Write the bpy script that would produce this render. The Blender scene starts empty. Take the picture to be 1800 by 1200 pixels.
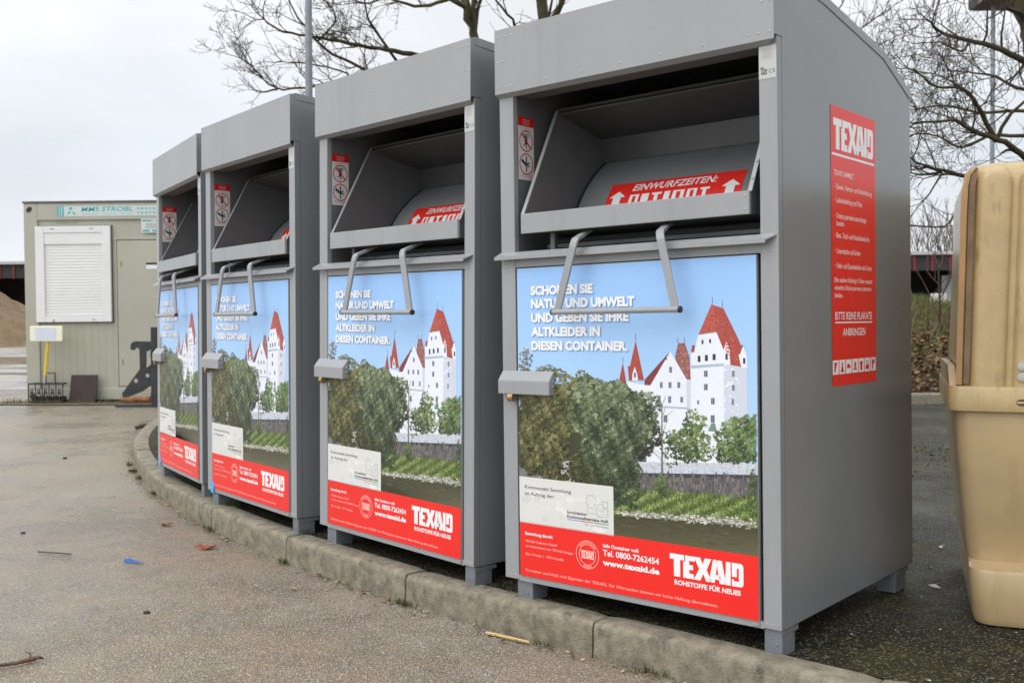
import bpy, bmesh, math, random
import numpy as np
from mathutils import Vector, Matrix, Euler
R = math.radians
rng = random.Random(7)
scene = bpy.context.scene
COL = scene.collection

# ------------------------------------------------------------------ camera
cam_d = bpy.data.cameras.new("camera"); cam = bpy.data.objects.new("camera", cam_d); COL.objects.link(cam)
cam_d.sensor_width = 36.0; cam_d.lens = 35.976; cam_d.clip_start = 0.05; cam_d.clip_end = 2000
cam.matrix_world = Matrix.Translation((0, 0, 1.19)) @ (Matrix.Rotation(R(90 - 1.1316), 4, 'X') @ Matrix.Rotation(R(-0.112), 4, 'Z'))
cam_d.dof.use_dof = True; cam_d.dof.focus_distance = 4.4; cam_d.dof.aperture_fstop = 5.6
scene.camera = cam
scene.view_settings.view_transform = 'Standard'; scene.view_settings.look = 'None'
scene.view_settings.exposure = 0.0; scene.view_settings.gamma = 1.0; scene.view_settings.use_curve_mapping = False

# ------------------------------------------------------------------ world (overcast) and sun
SUN_EL, SUN_AZ = 46, 238          # azimuth clockwise from +Y: behind the camera, to the left
world = bpy.data.worlds.new("World"); scene.world = world; world.use_nodes = True
nt = world.node_tree; nt.nodes.clear()
def N(t, typ, **kw):
    n = t.nodes.new(typ)
    for k, v in kw.items():
        if k in n.inputs.keys() if isinstance(k, str) else False: n.inputs[k].default_value = v
        else: setattr(n, k, v)
    return n
out = N(nt, 'ShaderNodeOutputWorld'); bg = N(nt, 'ShaderNodeBackground'); bg.inputs['Strength'].default_value = 0.1
sky = N(nt, 'ShaderNodeTexSky'); sky.sky_type = 'NISHITA'; sky.sun_disc = False
sky.sun_elevation = R(SUN_EL); sky.sun_rotation = R(SUN_AZ); sky.air_density = 1.4; sky.dust_density = 4.0
tc = N(nt, 'ShaderNodeTexCoord'); sep = N(nt, 'ShaderNodeSeparateXYZ')
nt.links.new(tc.outputs['Generated'], sep.inputs[0])
grad = N(nt, 'ShaderNodeValToRGB')
e = grad.color_ramp.elements
e[0].position = 0.0; e[0].color = (0.80, 0.84, 0.88, 1)
e[1].position = 1.0; e[1].color = (1.25, 1.27, 1.3, 1)
e2 = grad.color_ramp.elements.new(0.14); e2.color = (0.79, 0.84, 0.90, 1)
e3 = grad.color_ramp.elements.new(0.34); e3.color = (0.97, 0.98, 1.0, 1)
nt.links.new(sep.outputs['Z'], grad.inputs[0])
mp = N(nt, 'ShaderNodeMapping'); mp.inputs['Scale'].default_value = (1.6, 1.6, 5.5)
nt.links.new(tc.outputs['Generated'], mp.inputs['Vector'])
cl = N(nt, 'ShaderNodeTexNoise'); cl.inputs['Scale'].default_value = 1.7; cl.inputs['Detail'].default_value = 5; cl.inputs['Roughness'].default_value = 0.5
nt.links.new(mp.outputs[0], cl.inputs['Vector'])
cr = N(nt, 'ShaderNodeMapRange'); cr.inputs['From Min'].default_value = 0.32; cr.inputs['From Max'].default_value = 0.7
cr.inputs['To Min'].default_value = 9.8; cr.inputs['To Max'].default_value = 12.0
nt.links.new(cl.outputs[0], cr.inputs[0])
vm = N(nt, 'ShaderNodeVectorMath', operation='SCALE')
nt.links.new(grad.outputs[0], vm.inputs[0]); nt.links.new(cr.outputs[0], vm.inputs['Scale'])
mixw = N(nt, 'ShaderNodeMix', data_type='RGBA'); mixw.inputs[0].default_value = 0.93
# the cloud is brighter round the veiled sun (behind the camera, to the left)
SD = (math.sin(R(SUN_AZ)) * math.cos(R(SUN_EL)), math.cos(R(SUN_AZ)) * math.cos(R(SUN_EL)), math.sin(R(SUN_EL)))
dt = N(nt, 'ShaderNodeVectorMath', operation='DOT_PRODUCT'); dt.inputs[1].default_value = SD
nt.links.new(tc.outputs['Generated'], dt.inputs[0])
gl_ = N(nt, 'ShaderNodeMapRange', interpolation_type='SMOOTHSTEP'); gl_.inputs[1].default_value = 0.25; gl_.inputs[2].default_value = 1.0; gl_.inputs[3].default_value = 1.0; gl_.inputs[4].default_value = 1.9
nt.links.new(dt.outputs['Value'], gl_.inputs[0])
vg = N(nt, 'ShaderNodeVectorMath', operation='SCALE'); nt.links.new(vm.outputs[0], vg.inputs[0]); nt.links.new(gl_.outputs[0], vg.inputs['Scale'])
nt.links.new(sky.outputs[0], mixw.inputs[6]); nt.links.new(vg.outputs[0], mixw.inputs[7])
nt.links.new(mixw.outputs[2], bg.inputs[0]); nt.links.new(bg.outputs[0], out.inputs[0])

sun_d = bpy.data.lights.new("sun", 'SUN'); sun_d.energy = 0.6; sun_d.angle = R(35); sun_d.color = (1.0, 0.96, 0.9)
sun = bpy.data.objects.new("sun", sun_d); COL.objects.link(sun)
sdir = Vector((math.sin(R(SUN_AZ)) * math.cos(R(SUN_EL)), math.cos(R(SUN_AZ)) * math.cos(R(SUN_EL)), math.sin(R(SUN_EL))))
sun.rotation_euler = (-sdir).to_track_quat('-Z', 'Y').to_euler(); sun.location = (-6, -8, 12)

# ------------------------------------------------------------------ helpers
def lin(r, g, b):
    def f(c):
        c /= 255.0
        return c / 12.92 if c <= 0.04045 else ((c + 0.055) / 1.055) ** 2.4
    return (f(r), f(g), f(b))

def mat(name, col, rough=0.5, metal=0.0, var=0.0, vscale=4.0, bump=0.0, bscale=120.0, col2=None, coat=0.0, spec=0.5, stain=None, attr=None, vdetail=6, rvar=0.0):
    m = bpy.data.materials.new(name); m.use_nodes = True
    t = m.node_tree; b = t.nodes['Principled BSDF']
    b.inputs['Roughness'].default_value = rough; b.inputs['Metallic'].default_value = metal
    b.inputs['Coat Weight'].default_value = coat; b.inputs['Coat Roughness'].default_value = 0.12
    b.inputs['Specular IOR Level'].default_value = spec
    tcx = t.nodes.new('ShaderNodeTexCoord')
    src = None
    if attr:
        a = t.nodes.new('ShaderNodeAttribute'); a.attribute_name = attr; src = a.outputs['Color']
    if var > 0 or col2:
        n = t.nodes.new('ShaderNodeTexNoise'); n.inputs['Scale'].default_value = vscale; n.inputs['Detail'].default_value = vdetail
        n.inputs['Roughness'].default_value = 0.62
        t.links.new(tcx.outputs['Object'], n.inputs['Vector'])
        mr = t.nodes.new('ShaderNodeMapRange'); mr.inputs[1].default_value = 0.35; mr.inputs[2].default_value = 0.65
        t.links.new(n.outputs[0], mr.inputs[0])
        mx = t.nodes.new('ShaderNodeMix'); mx.data_type = 'RGBA'
        t.links.new(mr.outputs[0], mx.inputs[0])
        if src:
            v1 = t.nodes.new('ShaderNodeVectorMath'); v1.operation = 'SCALE'; v1.inputs['Scale'].default_value = 1 - var
            v2 = t.nodes.new('ShaderNodeVectorMath'); v2.operation = 'SCALE'; v2.inputs['Scale'].default_value = 1 + var
            t.links.new(src, v1.inputs[0]); t.links.new(src, v2.inputs[0])
            t.links.new(v1.outputs[0], mx.inputs[6]); t.links.new(v2.outputs[0], mx.inputs[7])
        else:
            c2 = col2 or tuple(min(1, c * (1 + var)) for c in col)
            c1 = col if col2 else tuple(c * (1 - var) for c in col)
            mx.inputs[6].default_value = (*c1, 1); mx.inputs[7].default_value = (*c2, 1)
        src = mx.outputs[2]
        if rvar:
            rr = t.nodes.new('ShaderNodeMapRange'); rr.inputs[1].default_value = 0.3; rr.inputs[2].default_value = 0.7
            rr.inputs[3].default_value = max(0.02, rough - rvar); rr.inputs[4].default_value = rough + rvar
            t.links.new(n.outputs[0], rr.inputs[0]); t.links.new(rr.outputs[0], b.inputs['Roughness'])
    if stain:
        scol, lo, hi, ssc, strz = stain
        mpn = t.nodes.new('ShaderNodeMapping'); mpn.inputs['Scale'].default_value = (1, 1, strz)
        t.links.new(tcx.outputs['Object'], mpn.inputs[0])
        n2 = t.nodes.new('ShaderNodeTexNoise'); n2.inputs['Scale'].default_value = ssc; n2.inputs['Detail'].default_value = 8; n2.inputs['Roughness'].default_value = 0.7
        t.links.new(mpn.outputs[0], n2.inputs['Vector'])
        m2 = t.nodes.new('ShaderNodeMapRange'); m2.inputs[1].default_value = lo; m2.inputs[2].default_value = hi
        t.links.new(n2.outputs[0], m2.inputs[0])
        mx2 = t.nodes.new('ShaderNodeMix'); mx2.data_type = 'RGBA'
        t.links.new(m2.outputs[0], mx2.inputs[0])
        if src: t.links.new(src, mx2.inputs[6])
        else: mx2.inputs[6].default_value = (*col, 1)
        mx2.inputs[7].default_value = (*scol, 1); src = mx2.outputs[2]
    if src: t.links.new(src, b.inputs['Base Color'])
    else: b.inputs['Base Color'].default_value = (*col, 1)
    if bump > 0:
        nb = t.nodes.new('ShaderNodeTexNoise'); nb.inputs['Scale'].default_value = bscale; nb.inputs['Detail'].default_value = 4
        t.links.new(tcx.outputs['Object'], nb.inputs['Vector'])
        bp = t.nodes.new('ShaderNodeBump'); bp.inputs['Strength'].default_value = bump; bp.inputs['Distance'].default_value = 0.004
        t.links.new(nb.outputs[0], bp.inputs['Height']); t.links.new(bp.outputs[0], b.inputs['Normal'])
    return m

class MB:
    """collects shapes and links them as one mesh object"""
    def __init__(s): s.v = []; s.f = []; s.c = []; s.m = []
    def add(s, vs, fs, col=(0.5, 0.5, 0.5), mi=0):
        o = len(s.v); s.v += [tuple(p) for p in vs]
        for f in fs: s.f.append(tuple(i + o for i in f)); s.c.append(col); s.m.append(mi)
    def box(s, x0, x1, y0, y1, z0, z1, mi=0, bev=0.0, M=None, col=(0.5, 0.5, 0.5)):
        bm = bmesh.new(); bmesh.ops.create_cube(bm, size=1)
        for v in bm.verts:
            v.co = Vector(((x0 + x1) / 2 + v.co.x * (x1 - x0), (y0 + y1) / 2 + v.co.y * (y1 - y0), (z0 + z1) / 2 + v.co.z * (z1 - z0)))
        if bev: bmesh.ops.bevel(bm, geom=list(bm.edges), offset=bev, segments=2, profile=0.6, affect='EDGES')
        if M: bm.transform(M)
        s.bm(bm, mi, col)
    def bm(s, bm, mi=0, col=(0.5, 0.5, 0.5)):
        bm.verts.index_update()
        s.add([v.co for v in bm.verts], [[v.index for v in f.verts] for f in bm.faces], col, mi); bm.free()
    def prism(s, poly, axis, a, b, mi=0, col=(0.5, 0.5, 0.5)):
        """poly of 2-D points extruded along axis from a to b; axis x: (y,z), y: (x,z), z: (x,y)"""
        def P(p, t): return (t, p[0], p[1]) if axis == 'x' else ((p[0], t, p[1]) if axis == 'y' else (p[0], p[1], t))
        n = len(poly); vs = [P(p, a) for p in poly] + [P(p, b) for p in poly]
        fs = [list(range(n)), list(range(2 * n - 1, n - 1, -1))] + [[i, i + n, (i + 1) % n + n, (i + 1) % n] for i in range(n)]
        s.add(vs, fs, col, mi)
    def tube(s, pts, rad, n=8, mi=0, cap=True, col=(0.5, 0.5, 0.5), sx=1.0, sy=1.0, up=None):
        pts = [Vector(p) for p in pts]
        if not hasattr(rad, '__len__'): rad = [rad] * len(pts)
        vs = []; prev = Vector(up) if up else None
        for i, p in enumerate(pts):
            d = (pts[min(i + 1, len(pts) - 1)] - pts[max(i - 1, 0)])
            if d.length < 1e-9: d = Vector((0, 0, 1))
            d.normalize()
            if prev is None: prev = d.orthogonal()
            u = prev - d * prev.dot(d)
            if u.length < 1e-6: u = d.orthogonal()
            u.normalize(); prev = u; w = d.cross(u)
            off = math.pi / n if n == 4 else 0
            for k in range(n):
                a = 2 * math.pi * k / n + off
                vs.append(p + u * math.cos(a) * rad[i] * sx + w * math.sin(a) * rad[i] * sy)
        fs = []
        for i in range(len(pts) - 1):
            for k in range(n):
                fs.append([i * n + k, i * n + (k + 1) % n, (i + 1) * n + (k + 1) % n, (i + 1) * n + k])
        if cap: fs += [list(range(n - 1, -1, -1)), list(range((len(pts) - 1) * n, len(pts) * n))]
        s.add(vs, fs, col, mi)
    def ball(s, c, r, mi=0, n=8, col=(0.5, 0.5, 0.5), sc=(1, 1, 1), sub=1):
        bm = bmesh.new(); bmesh.ops.create_icosphere(bm, subdivisions=sub, radius=1)
        for v in bm.verts: v.co = Vector((c[0] + v.co.x * r * sc[0], c[1] + v.co.y * r * sc[1], c[2] + v.co.z * r * sc[2]))
        s.bm(bm, mi, col)
    def build(s, name, mats, parent=None, smooth=False, normals=True, colattr=False, loc=None):
        me = bpy.data.meshes.new(name); me.from_pydata(s.v, [], s.f)
        if not isinstance(mats, (list, tuple)): mats = [mats]
        for m in mats: me.materials.append(m)
        if len(mats) > 1: me.polygons.foreach_set('material_index', s.m)
        if colattr:
            a = me.color_attributes.new('Col', 'FLOAT_COLOR', 'CORNER')
            arr = []
            for f, c in zip(s.f, s.c): arr += [c[0], c[1], c[2], 1.0] * len(f)
            a.data.foreach_set('color', arr)
        if normals:
            bm = bmesh.new(); bm.from_mesh(me); bmesh.ops.recalc_face_normals(bm, faces=bm.faces); bm.to_mesh(me); bm.free()
        if smooth:
            me.polygons.foreach_set('use_smooth', [True] * len(me.polygons))
            if smooth != 'all': me.set_sharp_from_angle(angle=R(35))
        me.update()
        o = bpy.data.objects.new(name, me); COL.objects.link(o)
        if parent: o.parent = parent
        if loc: o.location = loc
        return o

def tag(o, label=None, cat=None, group=None, kind=None):
    if label: o['label'] = label
    if cat: o['category'] = cat
    if group: o['group'] = group
    if kind: o['kind'] = kind
    return o
def thing(name, label, cat, loc=(0, 0, 0), rot=(0, 0, 0), group=None):
    o = bpy.data.objects.new(name, None); COL.objects.link(o); o.empty_display_size = 0.2
    o.location = loc; o.rotation_euler = rot
    return tag(o, label, cat, group)

# flat printed matter: thin sheets with a colour per face
_tc = {}
def text_tris(s, bold=0.0, shear=0.0, space=1.0):
    k = (s, bold, shear, space)
    if k in _tc: return _tc[k]
    cu = bpy.data.curves.new('lettering', 'FONT'); cu.body = s; cu.size = 1; cu.offset = bold; cu.shear = shear; cu.space_character = space
    cu.resolution_u = 3
    o = bpy.data.objects.new('lettering', cu); COL.objects.link(o)
    dg = bpy.context.evaluated_depsgraph_get(); dg.update()
    me = bpy.data.meshes.new_from_object(o.evaluated_get(dg))
    vs = [(v.co.x, v.co.y) for v in me.vertices]; fs = [tuple(p.vertices) for p in me.polygons]
    bpy.data.objects.remove(o); bpy.data.curves.remove(cu); bpy.data.meshes.remove(me)
    _tc[k] = (vs, fs); return _tc[k]
class Print:
    """sheet of print: flat shapes (u,v) put on a surface by fn(u,v,lift)"""
    def __init__(s, fn, step=0.0005): s.mb = MB(); s.fn = fn; s.step = step
    def poly(s, pts, col, layer):
        s.mb.add([s.fn(u, v, layer * s.step) for u, v in pts], [list(range(len(pts)))], col)
    def rect(s, u0, u1, v0, v1, col, layer): s.poly([(u0, v0), (u1, v0), (u1, v1), (u0, v1)], col, layer)
    def grid(s, u0, u1, v0, v1, colfn, layer, nu=1, nv=1):
        for i in range(nu):
            for j in range(nv):
                a, b = u0 + (u1 - u0) * i / nu, u0 + (u1 - u0) * (i + 1) / nu
                c, d = v0 + (v1 - v0) * j / nv, v0 + (v1 - v0) * (j + 1) / nv
                s.rect(a, b, c, d, colfn((i + .5) / nu, (j + .5) / nv), layer)
    def text(s, txt, u0, u1, vb, cap, col, layer, bold=0.0, shear=0.0, space=1.0):
        """text from u0 to u1, baseline vb, capital height cap"""
        vs, fs = text_tris(txt, bold, shear, space)
        x0 = min(p[0] for p in vs); x1 = max(p[0] for p in vs)
        cv, _ = text_tris('H', bold, 0); ch = max(p[1] for p in cv)
        kx = (u1 - u0) / (x1 - x0); ky = cap / ch
        s.mb.add([s.fn(u0 + (x - x0) * kx, vb + y * ky, layer * s.step) for x, y in vs], fs, col)
    def ring(s, u, v, r0, r1, col, layer, n=28, ru=1.0):
        P = lambda r, a: s.fn(u + math.cos(a) * r * ru, v + math.sin(a) * r, layer * s.step)
        vs = []; fs = []
        for k in range(n):
            a = 2 * math.pi * k / n; vs += [P(r0, a), P(r1, a)]
        for k in range(n):
            j = (k + 1) % n; fs.append([2 * k, 2 * j, 2 * j + 1, 2 * k + 1])
        s.mb.add(vs, fs, col)
    def disc(s, u, v, ru, rv, col, layer, n=14):
        s.poly([(u + math.cos(2 * math.pi * k / n) * ru, v + math.sin(2 * math.pi * k / n) * rv) for k in range(n)], col, layer)
    def line(s, p, q, w, col, layer):
        d = Vector((q[0] - p[0], q[1] - p[1])); n = Vector((-d.y, d.x)).normalized() * w / 2
        s.poly([(p[0] - n.x, p[1] - n.y), (q[0] - n.x, q[1] - n.y), (q[0] + n.x, q[1] + n.y), (p[0] + n.x, p[1] + n.y)], col, layer)
    def logo(s, u0, u1, v0, v1, col, layer):
        """heavy capitals TEXAID, the D with an open corner"""
        W = 3.06
        def Q(pts): s.poly([(u0 + x / W * (u1 - u0), v0 + y * (v1 - v0)) for x, y in pts], col, layer)
        Q([(0, .76), (.62, .76), (.62, 1), (0, 1)]); Q([(.18, 0), (.45, 0), (.45, .76), (.18, .76)])
        Q([(.58, 0), (.84, 0), (.84, .72), (.68, .72), (.68, 1), (.66, 1), (.66, .72), (.58, .72)])
        Q([(.66, .72), (.84, .72), (.84, 1), (.66, 1)]); Q([(.84, 0), (1.03, 0), (1.03, .22), (.84, .22)])
        Q([(.84, .39), (1.0, .39), (1.0, .6), (.84, .6)]); Q([(.84, .78), (1.08, .78), (1.08, 1), (.84, 1)])
        Q([(1.03, 0), (1.31, 0), (1.43, .31), (1.55, 0), (1.8, 0), (1.57, .5), (1.77, 1), (1.5, 1), (1.41, .72), (1.31, 1), (1.04, 1), (1.26, .5)])
        Q([(1.66, 0), (1.90, 0), (2.03, 1), (1.84, 1)]); Q([(1.95, 1), (2.2, 1), (2.36, 0), (2.1, 0), (2.01, .72)])
        Q([(1.9, .15), (2.16, .15), (2.13, .36), (1.92, .36)])
        Q([(2.30, .0), (2.55, 0), (2.55, 1), (2.36, 1), (2.36, .62)])
        Q([(2.60, .40), (2.80, .40), (2.80, 1), (2.60, 1)]); Q([(2.80, .78), (2.88, .78), (2.96, 1), (2.80, 1)])
        Q([(2.88, .78), (3.06, .88), (3.03, .96), (2.96, 1)]); Q([(2.88, .22), (3.06, .12), (3.06, .88), (2.88, .78)])
        Q([(2.60, 0), (2.96, 0), (3.03, .04), (3.06, .12), (2.88, .22), (2.60, .22)]); Q([(2.60, .22), (2.68, .22), (2.68, .29), (2.60, .29)])
    def build(s, name, m, parent, loc=None): return s.mb.build(name, m, parent, normals=False, colattr=True, loc=loc)

# ------------------------------------------------------------------ materials
paint = mat('grey_paint', (0.298, 0.308, 0.318), 0.33, 0.0, var=0.04, vscale=2.2, bump=0.035, bscale=420, spec=0.45, stain=((0.254, 0.258, 0.260), 0.52, 0.78, 11, .12))
paint_side = mat('grey_sheet', (0.222, 0.235, 0.247), 0.30, 0.2, var=0.06, vscale=1.6, bump=0.07, bscale=330, stain=((0.22, 0.22, 0.2), 0.66, 0.74, 34, 1))
paint_in_shaded = mat('grey_inside_shaded', (0.125, 0.128, 0.132), 0.38, 0.0, var=0.1, vscale=3, bump=0.05, bscale=300)  # container grey darkened: shade inside the chute put into the base colour
steel = mat('bare_steel', (0.46, 0.46, 0.45), 0.36, 0.65, var=0.1, vscale=18)
zinc = mat('leg_zinc', (0.19, 0.207, 0.228), 0.5, 0.35, var=0.12, vscale=14)
black = mat('black_rubber', (0.015, 0.015, 0.016), 0.55)
dark = mat('dark_gap', (0.02, 0.02, 0.021), 0.7)
printm = mat('print', (1, 1, 1), 0.38, attr='Col', var=0.02, vscale=2, coat=0.12, spec=0.4)
brass = mat('padlock_brass', (0.42, 0.28, 0.15), 0.4, 0.7, var=0.2, vscale=60)
bluetape = mat('blue_tape', lin(70, 170, 235), 0.4)

RED = lin(232, 40, 32); RED_S = lin(225, 44, 36); WHITE = (0.80, 0.80, 0.80); PINK = lin(250, 190, 180)

# ------------------------------------------------------------------ the clothes container
WB, HB, DB = 1.15, 2.10, 1.17
PROF = [(0.0, 2.10), (0.35, 2.072), (0.887, 1.988), (1.17, 1.88)]
L0 = (0, 0, 0.08)
HMG = (0.0009064658, -1.182521e-05, -0.06428449, 0.0001365483, -0.000688994, 1.288429, 0.0001487099, -4.862521e-06)
def P2(a, b):
    w = HMG[6] * a + HMG[7] * b + 1
    return ((HMG[0] * a + HMG[1] * b + HMG[2]) / w, (HMG[3] * a + HMG[4] * b + HMG[5]) / w)

root0 = thing('clothes_container', '', 'clothes container')
# body: side walls, back, roof, floor, inner walls
def sidepoly(): return [(0.031, 0.0), (DB, 0.0)] + [(y, z - 0.004) for y, z in reversed(PROF[1:])] + [(0.031, 2.0935)]
b = MB()
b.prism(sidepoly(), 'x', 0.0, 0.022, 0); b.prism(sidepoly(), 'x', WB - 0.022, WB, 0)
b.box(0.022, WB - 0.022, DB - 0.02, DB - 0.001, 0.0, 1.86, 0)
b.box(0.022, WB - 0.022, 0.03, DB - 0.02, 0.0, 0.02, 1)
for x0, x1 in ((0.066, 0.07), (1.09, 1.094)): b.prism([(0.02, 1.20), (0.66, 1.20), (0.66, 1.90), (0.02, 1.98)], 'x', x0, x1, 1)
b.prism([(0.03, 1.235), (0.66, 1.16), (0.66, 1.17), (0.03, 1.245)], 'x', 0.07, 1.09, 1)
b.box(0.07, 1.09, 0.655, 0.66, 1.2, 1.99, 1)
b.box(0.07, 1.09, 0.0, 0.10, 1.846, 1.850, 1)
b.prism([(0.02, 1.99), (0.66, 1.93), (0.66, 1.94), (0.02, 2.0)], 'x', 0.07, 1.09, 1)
body = b.build('body', [paint_side, paint_in_shaded], root0, loc=L0)
# roof sheet with folded edge
b = MB()
for i in range(3):
    (y0, z0), (y1, z1) = PROF[i], PROF[i + 1]
    b.add([(-0.003, y0, z0), (WB + 0.003, y0, z0), (WB + 0.003, y1, z1), (-0.003, y1, z1),
           (-0.003, y0, z0 + 0.004), (WB + 0.003, y0, z0 + 0.004), (WB + 0.003, y1, z1 + 0.004), (-0.003, y1, z1 + 0.004)],
          [(0, 1, 2, 3), (4, 5, 6, 7), (0, 1, 5, 4), (3, 2, 6, 7)])
    for xa, xb in ((-0.003, -0.0005), (WB + 0.0005, WB + 0.003)):
        b.add([(xa, y0, z0 + 0.004), (xb, y0, z0 + 0.004), (xb, y1, z1 + 0.004), (xa, y1, z1 + 0.004),
               (xa, y0, z0 - 0.028), (xb, y0, z0 - 0.028), (xb, y1, z1 - 0.028), (xa, y1, z1 - 0.028)],
              [(0, 1, 5, 4), (1, 2, 6, 5), (2, 3, 7, 6), (3, 0, 4, 7), (4, 5, 6, 7), (0, 1, 2, 3)])
b.build('roof', paint_side, root0, loc=L0)
# header panel with drip lip
b = MB()
b.prism([(-0.026, 1.854), (-0.026, 2.098), (0.0305, 2.1), (0.0305, 1.8695), (-0.02, 1.8695)], 'x', -0.001, WB + 0.001)
lip = [(-0.001, -0.026, 1.854), (WB + 0.001, -0.026, 1.854), (WB - 0.03, -0.0028, 1.8415), (0.0, -0.0028, 1.8415)]
b.add(lip + [(x, y + 0.006, z) for x, y, z in lip], [(0, 1, 2, 3), (4, 5, 6, 7), (0, 1, 5, 4), (2, 3, 7, 6), (1, 2, 6, 5), (0, 3, 7, 4)])
hp = b.build('header_panel', [paint, paint_side], root0, loc=L0)
def side_faces(o, mi):        # the outer side faces belong to the side sheet
    for p in o.data.polygons:
        if abs(p.normal.x) > .9 and (p.center.x < .002 or p.center.x > WB - .002): p.material_index = mi
side_faces(hp, 1)
def rivet(x, y, z, r, parent, loc=None):
    b = MB(); b.ball((x, y, z), r, sc=(1, .5, 1)); b.build('rivet', steel, parent, loc=loc)
for x in (0.012, 0.05, 0.085, WB - 0.085, WB - 0.05, WB - 0.012):
    for z in (1.878, 2.07): rivet(x, -0.0265, z, .0042, hp)
for x in (0.012, 0.04, WB - 0.04, WB - 0.012): rivet(x, -0.0265, 1.975, .0042, hp)
for i in range(5): rivet(0.085 + (i + 1) * 0.163, -0.0265, 1.878, .0042, hp)
# front frame: posts, rails
b = MB()
b.box(0.0, 0.068, -0.002, 0.03, 0.0, 1.868, bev=0.002); b.box(1.088, WB, -0.002, 0.03, 0.0, 1.868, bev=0.002)
b.box(0.068, 1.088, 0.0, 0.03, 1.193, 1.236, bev=0.001); b.box(0.068, 1.088, -0.001, 0.03, -0.004, 0.018, bev=0.001)
b.box(0.068, 1.088, 0.02, 0.03, 0.018, 1.193, 1)
ff = b.build('front_frame', [paint, dark, paint_side], root0, loc=L0); side_faces(ff, 2)
for x in (0.012, 0.03, 0.05, WB - 0.05, WB - 0.03, WB - 0.012): rivet(x, -0.0022, 0.014, .0035, ff)
for x in (0.02, 0.05, WB - 0.02, WB - 0.05): rivet(x, -0.0022, 1.2, .004, ff)
# ledge: sloping drip flange with cut corners
b = MB()
ring = [(-0.003, -0.002, 1.252), (WB - 0.004, -0.002, 1.252), (WB - 0.03, -0.034, 1.234), (-0.008, -0.034, 1.234)]
b.add(ring + [(x, y, z - 0.005) for x, y, z in ring], [(0, 1, 2, 3), (7, 6, 5, 4), (0, 1, 5, 4), (1, 2, 6, 5), (2, 3, 7, 6), (3, 0, 4, 7)])
b.box(-0.008, WB - 0.03, -0.036, -0.033, 1.222, 1.2355)
b.build('ledge', paint, root0, loc=L0)
# tipping tray: cheeks, lip, back panel, lid
b = MB()
arc = [(0.527, 1.644), (0.49, 1.617), (0.45, 1.586), (0.41, 1.549), (0.374, 1.51), (0.352, 1.48), (0.332, 1.448), (0.312, 1.40), (0.30, 1.34)]
ck = [(0.005, 1.32), (0.005, 1.40), (0.22, 1.813), (0.512, 1.752), (0.527, 1.644)] + arc[1:]
for x0, x1 in ((0.108, 0.112), (1.047, 1.051)):
    b.prism(ck, 'x', x0, x1, 0)
    s = -1 if x0 < 0.5 else 1
    xe0, xe1 = (0.100, 0.1145) if s < 0 else (1.0445, 1.059)
    b.prism([(-0.002, 1.392), (0.213, 1.807), (0.224, 1.82), (0.005, 1.394)], 'x', xe0, xe1, 1)
b.prism([(0.512, 1.752), (0.516, 1.752), (0.531, 1.644), (0.527, 1.644)], 'x', 0.112, 1.047, 2)
b.prism([(0.22, 1.817), (0.512, 1.754), (0.514, 1.758), (0.222, 1.821)], 'x', 0.112, 1.047, 0)
b.prism([(0.226, 1.80), (0.512, 1.7395), (0.512, 1.744), (0.226, 1.806)], 'x', 0.112, 1.047, 2)
b.box(0.107, 1.055, -0.012, 0.002, 1.318, 1.393, 1, bev=0.0025)
b.prism([(0.002, 1.322), (0.30, 1.322), (0.30, 1.326), (0.002, 1.326)], 'x', 0.112, 1.047, 0)
tray = b.build('tipping_tray', [paint_in_shaded, paint, mat('lid_shaded', (0.075, 0.076, 0.077), 0.36, var=0.12, vscale=4)], root0, loc=L0)  # lid and back panel darker still, their shade painted into the colour
for x in (0.122, 1.04):
    for z in (1.335, 1.378): rivet(x, -0.0125, z, .004, tray)
for t in (0.1, 0.24): rivet(1.052, -0.004 + 0.215 * t, 1.394 + 0.415 * t, .005, tray)
# drum (convex) with its red sticker
b = MB()
d_arc = []
for i in range(len(arc) - 1):
    p0, p1, p2, p3 = (Vector(arc[max(0, min(len(arc) - 1, i + k))]) for k in (-1, 0, 1, 2))
    for k in range(6):
        t = k / 6; q = 0.5 * ((2 * p1) + (p2 - p0) * t + (2 * p0 - 5 * p1 + 4 * p2 - p3) * t * t + (3 * p1 - p0 - 3 * p2 + p3) * t ** 3)
        d_arc.append((q.x + 0.002, q.y - 0.001))
d_arc.append((arc[-1][0] + 0.002, arc[-1][1] - 0.001))
vs = []
for y, z in d_arc: vs += [(0.112, y, z), (1.047, y, z)]
b.add(vs, [(2 * i, 2 * i + 1, 2 * i + 3, 2 * i + 2) for i in range(len(d_arc) - 1)])
drum = b.build('drum', mat('drum_paint_shaded', (0.20, 0.207, 0.212), 0.33, bump=0.03, bscale=300, var=0.05), root0, smooth='all', loc=L0, normals=False)  # drum grey lowered so its colour carries the shade of the chute
b = MB()
for x0, x1 in ((0.1125, 0.126), (1.034, 1.0465)):  # dark strips painting the shade in the gap between drum and cheeks
    vs = []
    for y, z in d_arc: vs += [(x0, y - .0012, z + .0012), (x1, y - .0012, z + .0012)]
    b = MB(); b.add(vs, [(2 * i, 2 * i + 1, 2 * i + 3, 2 * i + 2) for i in range(len(d_arc) - 1)]); b.build('gap_shade', dark, drum, normals=False)
sl = [0]
for i in range(1, len(d_arc)): sl.append(sl[-1] + math.dist(d_arc[i], d_arc[i - 1]))
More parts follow.
